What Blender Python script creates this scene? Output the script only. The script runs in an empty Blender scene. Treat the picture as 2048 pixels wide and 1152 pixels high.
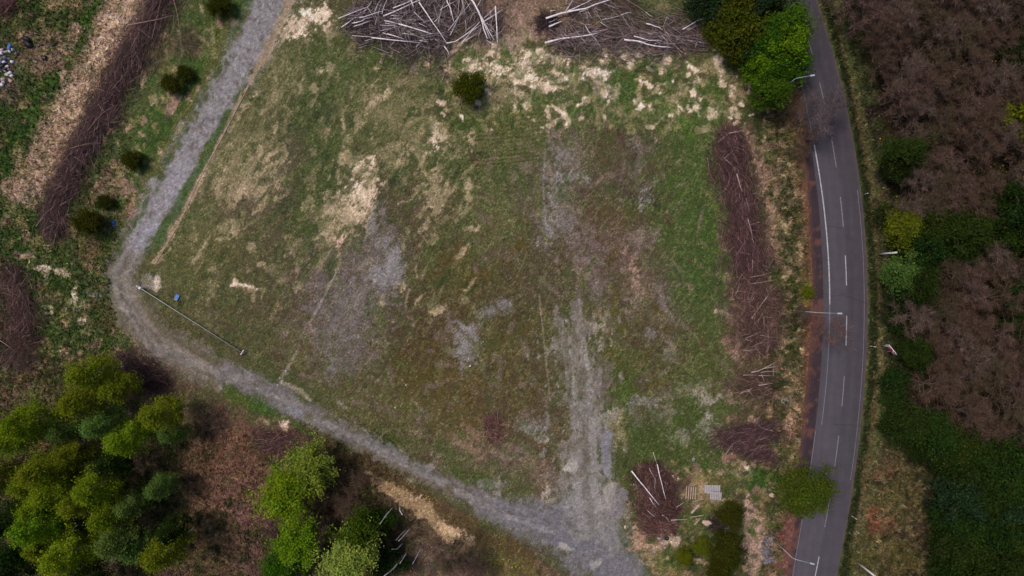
import bpy, bmesh, math, random
import numpy as np
from mathutils import Vector

# ---------------------------------------------------------------- camera, sky, sun, exposure
S = 11.5                                   # photo pixels per metre on the ground
HFOV = math.radians(73.74)
CAM_H = (1024 / S) / math.tan(HFOV / 2)
scn = bpy.context.scene
cd = bpy.data.cameras.new('camera'); cam = bpy.data.objects.new('camera', cd)
scn.collection.objects.link(cam); scn.camera = cam
cam.location = (0, 0, CAM_H); cam.rotation_euler = (0, 0, 0)
cd.sensor_width = 36; cd.angle = HFOV; cd.clip_start = 1; cd.clip_end = 3000

SUN_EL, SUN_AZ = math.radians(62), math.radians(300)
w = bpy.data.worlds.new('World'); scn.world = w; w.use_nodes = True
nt = w.node_tree; bg = nt.nodes['Background']
sky = nt.nodes.new('ShaderNodeTexSky'); sky.sky_type = 'NISHITA'; sky.sun_disc = False
sky.sun_elevation = SUN_EL; sky.sun_rotation = SUN_AZ; sky.air_density = 1.0; sky.dust_density = 4.0; sky.ozone_density = 1.0
nt.links.new(sky.outputs[0], bg.inputs[0]); bg.inputs[1].default_value = 0.095
sd = bpy.data.lights.new('sun', 'SUN'); sd.energy = 2.25; sd.angle = math.radians(13); sd.color = (1, .9, .82)
sun = bpy.data.objects.new('sun', sd); scn.collection.objects.link(sun)
dirv = Vector((math.sin(SUN_AZ) * math.cos(SUN_EL), math.cos(SUN_AZ) * math.cos(SUN_EL), math.sin(SUN_EL)))
sun.rotation_euler = dirv.to_track_quat('Z', 'Y').to_euler()
sun.location = dirv * 300
scn.view_settings.view_transform = 'Standard'; scn.view_settings.look = 'None'
scn.view_settings.exposure = -0.06; scn.view_settings.gamma = 1.0
scn.render.engine = 'CYCLES'

# ---------------------------------------------------------------- helpers
R = np.random.default_rng(7)
PI = math.pi
def W(X, Y): return ((X - 1024) / S, (576 - Y) / S)
def WH(X, Y, h):                           # point at height h that the photo shows at X, Y
    k = 1 - h / CAM_H; return ((X - 1024) / S * k, (576 - Y) / S * k)
def lin(c):
    c = np.asarray(c, float) / 255.0
    return np.where(c <= .04045, c / 12.92, ((c + .055) / 1.055) ** 2.4)
COL = scn.collection
def tag(o, label=None, cat=None, group=None, kind=None):
    if label: o['label'] = label
    if cat: o['category'] = cat
    if group: o['group'] = group
    if kind: o['kind'] = kind
    return o
def empty(name, loc, rz=0, **k):
    o = bpy.data.objects.new(name, None); COL.objects.link(o); o.location = loc; o.rotation_euler = (0, 0, rz)
    o.empty_display_size = .3
    return tag(o, **k)
def mesh_np(name, V, F, col=None, smooth=False):
    V = np.ascontiguousarray(V, np.float32); F = np.ascontiguousarray(F, np.int32)
    k = F.shape[1]; me = bpy.data.meshes.new(name)
    me.vertices.add(len(V)); me.vertices.foreach_set('co', V.ravel())
    me.loops.add(F.size); me.loops.foreach_set('vertex_index', F.ravel())
    me.polygons.add(len(F)); me.polygons.foreach_set('loop_start', np.arange(0, F.size, k, dtype=np.int32))
    me.update(calc_edges=True)
    if col is not None:
        a = me.color_attributes.new('tint', 'FLOAT_COLOR', 'POINT')
        c = np.ones((len(V), 4), np.float32); c[:, :3] = col; a.data.foreach_set('color', c.ravel())
    me.polygons.foreach_set('use_smooth', np.full(len(F), smooth, bool))
    return me
def obj(name, me, mat, parent=None, loc=None, **k):
    o = bpy.data.objects.new(name, me); COL.objects.link(o)
    if mat is not None and len(me.materials) == 0: me.materials.append(mat)
    if parent is not None: o.parent = parent
    if loc is not None: o.location = loc
    return tag(o, **k)
def copy_tree(root, name=None):
    r = root.copy(); COL.objects.link(r)
    for ch in root.children:
        c = ch.copy(); COL.objects.link(c); c.parent = r
        for g in ch.children:
            d = g.copy(); COL.objects.link(d); d.parent = c
    return r

# ---------------------------------------------------------------- materials
def mat_attr(name, fine=6.0, contrast=.5, rough=.95, bump=.3, hue=.0, spec=.2, trans=0, mid=1.2):
    m = bpy.data.materials.new(name); m.use_nodes = True; n = m.node_tree.nodes; l = m.node_tree.links
    b = n['Principled BSDF']; b.inputs['Roughness'].default_value = rough; b.inputs['Specular IOR Level'].default_value = spec
    at = n.new('ShaderNodeAttribute'); at.attribute_name = 'tint'
    tc = n.new('ShaderNodeTexCoord')
    no = n.new('ShaderNodeTexNoise'); no.inputs['Scale'].default_value = fine; no.inputs['Detail'].default_value = 6; no.inputs['Roughness'].default_value = .75
    l.new(tc.outputs['Object'], no.inputs['Vector'])
    no2 = n.new('ShaderNodeTexNoise'); no2.inputs['Scale'].default_value = mid; no2.inputs['Detail'].default_value = 5; no2.inputs['Roughness'].default_value = .7
    l.new(tc.outputs['Object'], no2.inputs['Vector'])
    r1 = n.new('ShaderNodeMapRange'); r1.inputs[1].default_value = .3; r1.inputs[2].default_value = .7
    r1.inputs[3].default_value = 1 - contrast; r1.inputs[4].default_value = 1 + contrast; l.new(no.outputs[0], r1.inputs[0])
    r2 = n.new('ShaderNodeMapRange'); r2.inputs[1].default_value = .3; r2.inputs[2].default_value = .7
    r2.inputs[3].default_value = 1 - contrast * .5; r2.inputs[4].default_value = 1 + contrast * .5; l.new(no2.outputs[0], r2.inputs[0])
    mu = n.new('ShaderNodeMath'); mu.operation = 'MULTIPLY'; l.new(r1.outputs[0], mu.inputs[0]); l.new(r2.outputs[0], mu.inputs[1])
    vm = n.new('ShaderNodeVectorMath'); vm.operation = 'SCALE'; l.new(at.outputs['Color'], vm.inputs[0]); l.new(mu.outputs[0], vm.inputs['Scale'])
    l.new(vm.outputs[0], b.inputs['Base Color'])
    if bump:
        bp = n.new('ShaderNodeBump'); bp.inputs['Strength'].default_value = bump; bp.inputs['Distance'].default_value = .15
        l.new(no.outputs[0], bp.inputs['Height']); l.new(bp.outputs[0], b.inputs['Normal'])
    return m
def mat_leaf(name, base, var=.35, trans=.35, hshift=.02):
    m = bpy.data.materials.new(name); m.use_nodes = True; n = m.node_tree.nodes; l = m.node_tree.links
    n.remove(n['Principled BSDF']); out = n['Material Output']
    at = n.new('ShaderNodeAttribute'); at.attribute_name = 'tint'
    oi = n.new('ShaderNodeObjectInfo')
    c = n.new('ShaderNodeRGB'); c.outputs[0].default_value = (*base, 1)
    mx = n.new('ShaderNodeMix'); mx.data_type = 'RGBA'; mx.blend_type = 'MULTIPLY'; mx.inputs[0].default_value = 1
    l.new(c.outputs[0], mx.inputs[6]); l.new(at.outputs['Color'], mx.inputs[7])
    hs = n.new('ShaderNodeHueSaturation'); l.new(mx.outputs[2], hs.inputs['Color'])
    r = n.new('ShaderNodeMapRange'); r.inputs[3].default_value = 1 - var; r.inputs[4].default_value = 1 + var; l.new(oi.outputs['Random'], r.inputs[0])
    l.new(r.outputs[0], hs.inputs['Value'])
    r2 = n.new('ShaderNodeMath'); r2.operation = 'MULTIPLY'; r2.inputs[1].default_value = 7.31; l.new(oi.outputs['Random'], r2.inputs[0])
    fr = n.new('ShaderNodeMath'); fr.operation = 'FRACT'; l.new(r2.outputs[0], fr.inputs[0])
    r3 = n.new('ShaderNodeMapRange'); r3.inputs[3].default_value = .5 - hshift; r3.inputs[4].default_value = .5 + hshift; l.new(fr.outputs[0], r3.inputs[0])
    l.new(r3.outputs[0], hs.inputs['Hue'])
    d = n.new('ShaderNodeBsdfDiffuse'); t = n.new('ShaderNodeBsdfTranslucent'); ms = n.new('ShaderNodeMixShader'); ms.inputs[0].default_value = trans
    l.new(hs.outputs[0], d.inputs[0]); l.new(hs.outputs[0], t.inputs[0]); l.new(d.outputs[0], ms.inputs[1]); l.new(t.outputs[0], ms.inputs[2])
    l.new(ms.outputs[0], out.inputs[0])
    return m
def mat_plain(name, base, rough=.8, var=.15, scale=4, metal=0, stretch=None):
    m = bpy.data.materials.new(name); m.use_nodes = True; n = m.node_tree.nodes; l = m.node_tree.links
    b = n['Principled BSDF']; b.inputs['Roughness'].default_value = rough; b.inputs['Metallic'].default_value = metal
    b.inputs['Specular IOR Level'].default_value = .3
    tc = n.new('ShaderNodeTexCoord'); no = n.new('ShaderNodeTexNoise'); no.inputs['Scale'].default_value = scale; no.inputs['Detail'].default_value = 5
    mp = n.new('ShaderNodeMapping'); l.new(tc.outputs['Object'], mp.inputs[0]); l.new(mp.outputs[0], no.inputs['Vector'])
    if stretch: mp.inputs['Scale'].default_value = stretch
    cr = n.new('ShaderNodeMapRange'); cr.inputs[1].default_value = .3; cr.inputs[2].default_value = .7
    cr.inputs[3].default_value = 1 - var; cr.inputs[4].default_value = 1 + var; l.new(no.outputs[0], cr.inputs[0])
    vm = n.new('ShaderNodeVectorMath'); vm.operation = 'SCALE'; vm.inputs[0].default_value = tuple(base); l.new(cr.outputs[0], vm.inputs['Scale'])
    l.new(vm.outputs[0], b.inputs['Base Color'])
    return m
M = {}
M['ground'] = mat_attr('ground_cover', 5.5, .42, .98, .5, mid=1.1)
M['gravel'] = mat_attr('gravel', 9, .2, .95, .3, mid=.7)
M['asphalt'] = mat_attr('asphalt', 14, .22, .85, .1, mid=.5)
M['tuft'] = mat_attr('grass_blades', 2, .15, .9, 0)
M['twig'] = mat_attr('brush_twigs', 1.5, .25, .9, 0)
M['birchtree'] = mat_attr('birch_trunk', 3, .3, .85, 0)
M['paint'] = mat_plain('road_paint', lin((165, 165, 172)), .7, .35, 3)
M['paint_worn'] = mat_plain('worn_road_paint', lin((118, 116, 124)), .7, .35, 3)
M['crack'] = mat_plain('crack_filler', lin((48, 44, 52)), .8, .2)
M['birch'] = mat_plain('birch_bark', lin((222, 212, 218)), .8, .35, 2.5, stretch=(1, 1, 4))
M['bark'] = mat_plain('grey_bark', lin((112, 100, 90)), .9, .3, 3)
M['deadwood'] = mat_plain('dead_wood', lin((150, 122, 110)), .9, .3, 3)
M['paletwig'] = mat_plain('pale_branch', lin((170, 150, 145)), .9, .3, 3)
M['galv'] = mat_plain('galvanised_steel', lin((165, 178, 180)), .5, .08)
M['white'] = mat_plain('white_paint', lin((205, 205, 210)), .6, .12)
M['redp'] = mat_plain('red_paint', lin((105, 20, 35)), .6, .1)
M['blackp'] = mat_plain('black_plastic', lin((20, 21, 26)), .45, .3)
M['rubber'] = mat_plain('tyre_rubber', lin((30, 29, 32)), .8, .2)
M['wood'] = mat_plain('weathered_wood', lin((172, 150, 136)), .9, .25, 5)
M['woodd'] = mat_plain('dark_weathered_wood', lin((92, 76, 66)), .9, .25, 5)
M['concrete'] = mat_plain('pale_concrete', lin((165, 160, 165)), .9, .2, 6)
M['pinkstone'] = mat_plain('pale_stone', lin((185, 160, 148)), .9, .2, 6)
M['blue'] = mat_plain('blue_plastic', lin((60, 115, 190)), .5, .15)
M['blued'] = mat_plain('deep_blue_plastic', lin((25, 70, 150)), .5, .15)
M['bagw'] = mat_plain('white_plastic', lin((205, 205, 215)), .5, .2)
M['bagg'] = mat_plain('grey_plastic', lin((120, 120, 135)), .5, .3)
M['yel'] = mat_plain('yellow_leaf', lin((170, 140, 35)), .8, .3)

# ---------------------------------------------------------------- noise
def vnoise(x, y, sc, seed):
    r = np.random.default_rng(seed); N = 256; L = r.random((N, N)).astype(np.float32)
    u = x / sc + 1000.37; v = y / sc + 1000.71
    i = np.floor(u).astype(int); j = np.floor(v).astype(int); a = u - i; b = v - j
    a = a * a * (3 - 2 * a); b = b * b * (3 - 2 * b)
    i0 = i % N; j0 = j % N; i1 = (i + 1) % N; j1 = (j + 1) % N
    return (L[i0, j0] * (1 - a) + L[i1, j0] * a) * (1 - b) + (L[i0, j1] * (1 - a) + L[i1, j1] * a) * b
def fbm(x, y, sc, seed, oct=4, g=.55):
    t = 0; amp = 1; s = 0
    for o in range(oct):
        c, q = math.cos(o * 1.1), math.sin(o * 1.1)
        t = t + amp * (vnoise(x * c - y * q, x * q + y * c, sc / 2 ** o, seed + o) - .5); s += amp; amp *= g
    return t / s * 2
def sstep(a, b, x):
    t = np.clip((x - a) / (b - a), 0, 1); return t * t * (3 - 2 * t)

# ---------------------------------------------------------------- ground sheet: grid, land cover, relief
D = .155
fx = np.arange(-97, 97 + D, D); fy = np.arange(-57, 57 + D, D)
out = np.cumsum(np.geomspace(.3, 60, 34))
gx = np.concatenate([fx[0] - out[::-1], fx, fx[-1] + out]); gy = np.concatenate([fy[0] - out[::-1], fy, fy[-1] + out])
GX, GY = np.meshgrid(gx, gy)               # rows follow y
PX = gx * S + 1024; PY = 576 - gy * S      # photo pixels of each column / row
NX, NY = len(gx), len(gy)
nA = fbm(GX, GY, 7, 11); nB = fbm(GX, GY, 2.0, 21); nC = fbm(GX, GY, .75, 31, 3, .7)
rng = random.Random(5)
nD0 = fbm(GX, GY, .42, 61, 2, .8); nF = fbm(GX * .87 - GY * .5, (GX * .5 + GY * .87) * .26, .5, 67, 3, .75); nV = fbm(GX, GY * .2, .42, 68, 3, .8)
wx_ = fbm(GX, GY, 2.4, 71, 4, .65); wy_ = fbm(GX, GY, 2.4, 81, 4, .65)
def uni(n): return np.clip(.5 + n / n.std() * .27, 0, 1)
nW = np.random.default_rng(4).normal(0, 1, GX.shape)
tB = uni(nB / nB.std() * .8 + nC / nC.std() * 1.0 + nD0 / nD0.std() * 1.1 + nW * .75)       # clumps
tF = uni(nF / nF.std() * 1.3 + nC / nC.std() * .6 + nB / nB.std() * .5 + nW * .6)          # fibres
tV = uni(nV / nV.std() * 1.2 + nB / nB.std() * .6 + nW * .7)
def apply(C, sl, d, colr, strength=1., rough=.45, soft=.35, speck=.5, tex=None):
    """lay a cover over the ground: d is the normalised distance (1 = edge); edges are ragged and broken into clumps"""
    d = d + rough * (.5 * nA[sl] + .9 * nB[sl] + .5 * nC[sl])
    m = sstep(-soft * 1.5, soft * 1.5, 1 - d)
    q = rng.random(); t = (tV if tex == 'V' else tB if tex == 'B' else tF if tex == 'F' or q < .5 else tB)[sl]
    m2 = sstep(-.2, .2, m * 1.22 - .12 - t)
    m = (m * (1 - speck) + m2 * speck) * strength
    m = np.where(d > 3, 0, m)[..., None]
    C[sl] = C[sl] * (1 - m) + lin(colr) * m
    return m[..., 0]
def box_sl(x0, x1, y0, y1):
    i = np.where((PX >= x0) & (PX <= x1))[0]; j = np.where((PY >= y0) & (PY <= y1))[0]
    if len(i) == 0 or len(j) == 0: return None
    return (slice(j[0], j[-1] + 1), slice(i[0], i[-1] + 1))
def blob(C, X, Y, rx, ry, ang, colr, **k):
    r = max(rx, ry) * 1.9
    sl = box_sl(X - r, X + r, Y - r, Y + r)
    if sl is None: return
    wq = min(26, 6 + .45 * min(rx, ry))
    x = PX[sl[1]][None, :] - X + wx_[sl] * wq; y = PY[sl[0]][:, None] - Y + wy_[sl] * wq
    a = math.radians(ang); u = (x * math.cos(a) + y * math.sin(a)) / rx; v = (-x * math.sin(a) + y * math.cos(a)) / ry
    return apply(C, sl, np.hypot(u, v), colr, **k)
def pdist(sl, pts, wq=0):
    """normalised distance to a polyline of (X, Y, halfwidth)"""
    x = PX[sl[1]][None, :] + wx_[sl] * wq; y = PY[sl[0]][:, None] + wy_[sl] * wq
    best = np.full((y.shape[0], x.shape[1]), 99.)
    for (x0, y0, w0), (x1, y1, w1) in zip(pts[:-1], pts[1:]):
        dx, dy = x1 - x0, y1 - y0; L = dx * dx + dy * dy
        t = np.clip(((x - x0) * dx + (y - y0) * dy) / L, 0, 1)
        best = np.minimum(best, np.hypot(x - x0 - t * dx, y - y0 - t * dy) / (w0 + t * (w1 - w0)))
    return best
def line(C, pts, colr, **k):
    w = max(p[2] for p in pts) * 2.5 + 6
    sl = box_sl(min(p[0] for p in pts) - w, max(p[0] for p in pts) + w, min(p[1] for p in pts) - w, max(p[1] for p in pts) + w)
    if sl is None: return
    return sl, apply(C, sl, pdist(sl, pts, min(16, .35 * max(p[2] for p in pts))), colr, **k)
def inpoly(sl, poly):
    x = PX[sl[1]][None, :] + nB[sl] * 9; y = PY[sl[0]][:, None] + nA[sl] * 9
    c = np.zeros((y.shape[0], x.shape[1]), bool); n = len(poly)
    for i in range(n):
        (x0, y0), (x1, y1) = poly[i], poly[(i + 1) % n]
        if y0 == y1: continue
        c ^= ((y0 > y) != (y1 > y)) & (x < (x1 - x0) * (y - y0) / (y1 - y0) + x0)
    return c
def fill(C, poly, colr, strength=1.):
    sl = box_sl(min(p[0] for p in poly) - 30, max(p[0] for p in poly) + 30, min(p[1] for p in poly) - 30, max(p[1] for p in poly) + 30)
    m = inpoly(sl, poly)[..., None] * strength
    C[sl] = C[sl] * (1 - m) + lin(colr) * m

# palette (what each cover looks like)
GRN, DGR, BGR, OLV = (68, 80, 42), (46, 62, 33), (58, 80, 32), (88, 87, 58)
TAN, STR, PAL, BRN = (126, 115, 88), (156, 139, 114), (214, 188, 170), (74, 62, 46)
MAU, GRY, BLG, OCH = (92, 80, 74), (112, 106, 104), (123, 120, 121), (82, 72, 34)
RED, DRK, PNK, KHK = (98, 70, 60), (48, 38, 34), (140, 112, 100), (104, 98, 68)

C = np.empty((NY, NX, 3)); C[:] = lin((70, 70, 45))
BIG = 9000
# regions
fill(C, [(-BIG, -BIG), (540, -BIG), (560, 0), (300, 450), (235, 540), (250, 640), (600, 850), (1150, 1160), (1150, BIG), (-BIG, BIG)], (64, 74, 40))
fill(C, [(-BIG, 700), (120, 720), (240, 700), (420, 780), (640, 880), (900, 1010), (1150, 1160), (1150, BIG), (-BIG, BIG)], (84, 66, 54))
fill(C, [(1672, -BIG), (1678, 0), (1712, 150), (1745, 300), (1790, 430), (1800, 600), (1790, 900), (1740, 1152), (1700, BIG), (BIG, BIG), (BIG, -BIG)], (44, 38, 30))
fill(C, [(1440, -BIG), (1420, 0), (1500, 200), (1540, 260), (1560, 500), (1570, 800), (1540, 1152), (1500, BIG), (1700, BIG), (1640, 600), (1560, 0), (1560, -BIG)], (88, 76, 54))
C *= 1.12
# general mottling of the open ground
m = sstep(.0, .45, nA + .4 * nB)[..., None] * .55; C = C * (1 - m) + lin(GRN) * m
m = sstep(.05, .5, -nA + .5 * nC)[..., None] * .35; C = C * (1 - m) + lin(BRN) * m
# the field -------------------------------------------------
F_ = [ # X, Y, rx, ry, angle, colour, strength, rough, soft, speck
 (560,160,110,120,20,OLV,.8,.4,.5,.3),(480,300,70,170,35,KHK,.75,.4,.5,.3),(420,420,60,130,35,OLV,.7,.4,.5,.3),
 (640,220,95,90,0,DGR,.85,.5,.5,.2),(650,300,60,60,0,GRN,.8,.5,.5,.2),(615,400,60,95,15,(58,74,34),.85,.45,.5,.3),
 (700,150,110,60,0,(64,80,40),.7,.5,.5,.4),(1180,220,150,40,0,(62,82,38),.75,.5,.5,.4),(900,700,70,120,10,(70,56,40),.6,.5,.5,.4),(640,600,60,50,0,(80,64,56),.6,.5,.5,.4),(800,130,120,50,0,GRN,.85,.45,.5,.4),(790,120,60,28,0,BGR,.8,.5,.4,.5),(870,150,60,40,0,(60,72,38),.7,.4,.5,.4),
 (760,220,90,70,-30,KHK,.75,.5,.5,.5),(800,240,70,40,35,TAN,.45,.6,.5,.6),(840,255,22,14,0,TAN,.8,.5,.5,.5),
 (1000,250,110,60,0,(62,80,36),.9,.4,.5,.3),(960,380,90,110,0,(66,78,38),.85,.4,.5,.3),(990,470,60,90,0,KHK,.6,.4,.5,.4),
 (1000,520,60,60,0,OLV,.6,.4,.5,.4),(1060,270,110,28,-8,KHK,.5,.5,.5,.6),(1040,240,90,20,-5,(96,90,56),.5,.5,.5,.6),
 (500,420,80,75,10,(86,72,62),.75,.4,.5,.2),(570,310,45,45,0,(88,74,66),.55,.4,.5,.2),(470,500,70,60,0,(84,80,52),.6,.4,.5,.3),
 (600,580,70,60,0,(84,70,56),.75,.4,.5,.2),(480,600,110,80,15,(80,72,52),.7,.4,.5,.3),(560,680,90,60,20,(82,74,52),.7,.4,.5,.3),
 (400,520,60,90,30,(92,88,56),.7,.4,.5,.4),(620,690,50,48,0,(94,90,54),.75,.4,.4,.4),(590,720,40,30,0,(78,80,42),.5,.4,.4,.4),
 (690,610,90,120,20,(92,80,76),.85,.4,.4,.4),(740,530,75,80,30,(92,80,76),.8,.4,.4,.4),(690,720,40,40,20,(98,88,90),.7,.5,.4,.5),
 (780,440,60,60,10,(82,70,58),.7,.4,.5,.3),(860,500,90,110,0,(78,66,48),.8,.4,.5,.3),(860,640,90,90,0,(76,62,46),.85,.4,.5,.3),
 (920,570,80,60,0,(82,74,44),.6,.5,.5,.4),(930,540,60,40,20,OCH,.8,.5,.4,.5),(870,740,110,75,0,(78,66,38),.8,.4,.5,.4),
 (890,770,80,50,0,OCH,.7,.5,.5,.5),(880,830,80,50,0,OCH,.7,.5,.5,.4),(1000,640,90,60,0,(72,60,38),.8,.4,.5,.3),(1000,700,80,60,0,(78,72,38),.7,.4,.5,.3),
 (1020,560,60,70,0,(74,64,44),.7,.4,.5,.3),(780,850,130,50,25,(80,76,48),.75,.4,.5,.4),(720,800,100,50,30,(84,80,52),.7,.4,.5,.4),
 (860,830,60,25,0,(92,86,60),.5,.5,.5,.5),(800,790,120,30,10,(80,72,44),.5,.5,.5,.4),
 (1130,330,75,90,8,(104,94,84),.8,.4,.45,.5),(1140,430,80,70,0,(88,78,68),.8,.4,.5,.4),(1230,310,80,75,0,(84,70,58),.8,.4,.5,.3),
 (1235,275,60,22,5,(78,60,54),.8,.4,.4,.3),(1270,340,60,60,0,(90,74,66),.7,.4,.5,.3),(1190,300,40,35,0,(76,72,40),.6,.4,.5,.3),
 (1230,450,90,50,0,(80,64,42),.85,.4,.5,.3),(1330,430,80,100,0,(72,70,46),.6,.4,.5,.3),(1200,520,75,70,10,(96,80,74),.85,.4,.45,.3),
 (1280,560,80,110,-10,(92,76,66),.8,.4,.45,.3),(1320,600,50,80,-10,(94,78,72),.7,.4,.5,.3),(1110,540,70,80,0,(80,70,54),.7,.4,.5,.3),
 (1385,380,75,170,0,(62,82,34),.9,.35,.45,.3),(1380,230,110,60,15,(64,82,36),.85,.4,.45,.4),(1400,550,70,150,0,(60,80,36),.9,.35,.45,.3),
 (1400,640,50,60,0,(64,80,40),.8,.35,.45,.3),(1250,740,70,110,0,(66,78,32),.85,.4,.45,.3),(1240,790,35,50,0,(58,82,26),.9,.4,.4,.2),(1250,640,50,30,0,(76,74,38),.7,.4,.5,.3),
 (1330,720,90,90,0,(76,70,44),.75,.4,.5,.3),(1420,740,60,90,0,(76,82,42),.7,.4,.5,.4),(1410,880,130,80,0,(66,80,36),.8,.4,.5,.4),(1300,900,80,90,0,(62,72,34),.7,.4,.5,.3),
 (1240,690,50,60,0,(80,80,40),.6,.4,.5,.3),(1300,660,60,40,-10,(84,72,60),.6,.4,.5,.3),
 (930,890,60,40,0,(112,90,78),.75,.5,.4,.4),(1000,900,60,50,0,(90,78,64),.7,.4,.5,.4),(930,840,60,40,0,(82,74,44),.6,.4,.5,.4),(1070,850,60,60,0,(100,76,60),.6,.5,.5,.4),
 (1075,940,55,70,0,(96,76,66),.8,.4,.5,.4),(1080,760,60,80,0,(78,68,50),.7,.4,.5,.3),(1000,800,80,60,0,(86,70,48),.6,.4,.5,.3),(1060,820,50,60,0,(78,72,46),.6,.4,.5,.3),
 (905,905,40,20,20,(56,74,32),.7,.5,.4,.5),(960,960,60,14,10,(60,78,30),.75,.5,.4,.5),(760,880,40,20,20,(58,74,32),.7,.5,.4,.5),
]
for a in F_: blob(C, *a[:6], strength=a[6] * .95, rough=.7, soft=.75, speck=.6)
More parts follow.
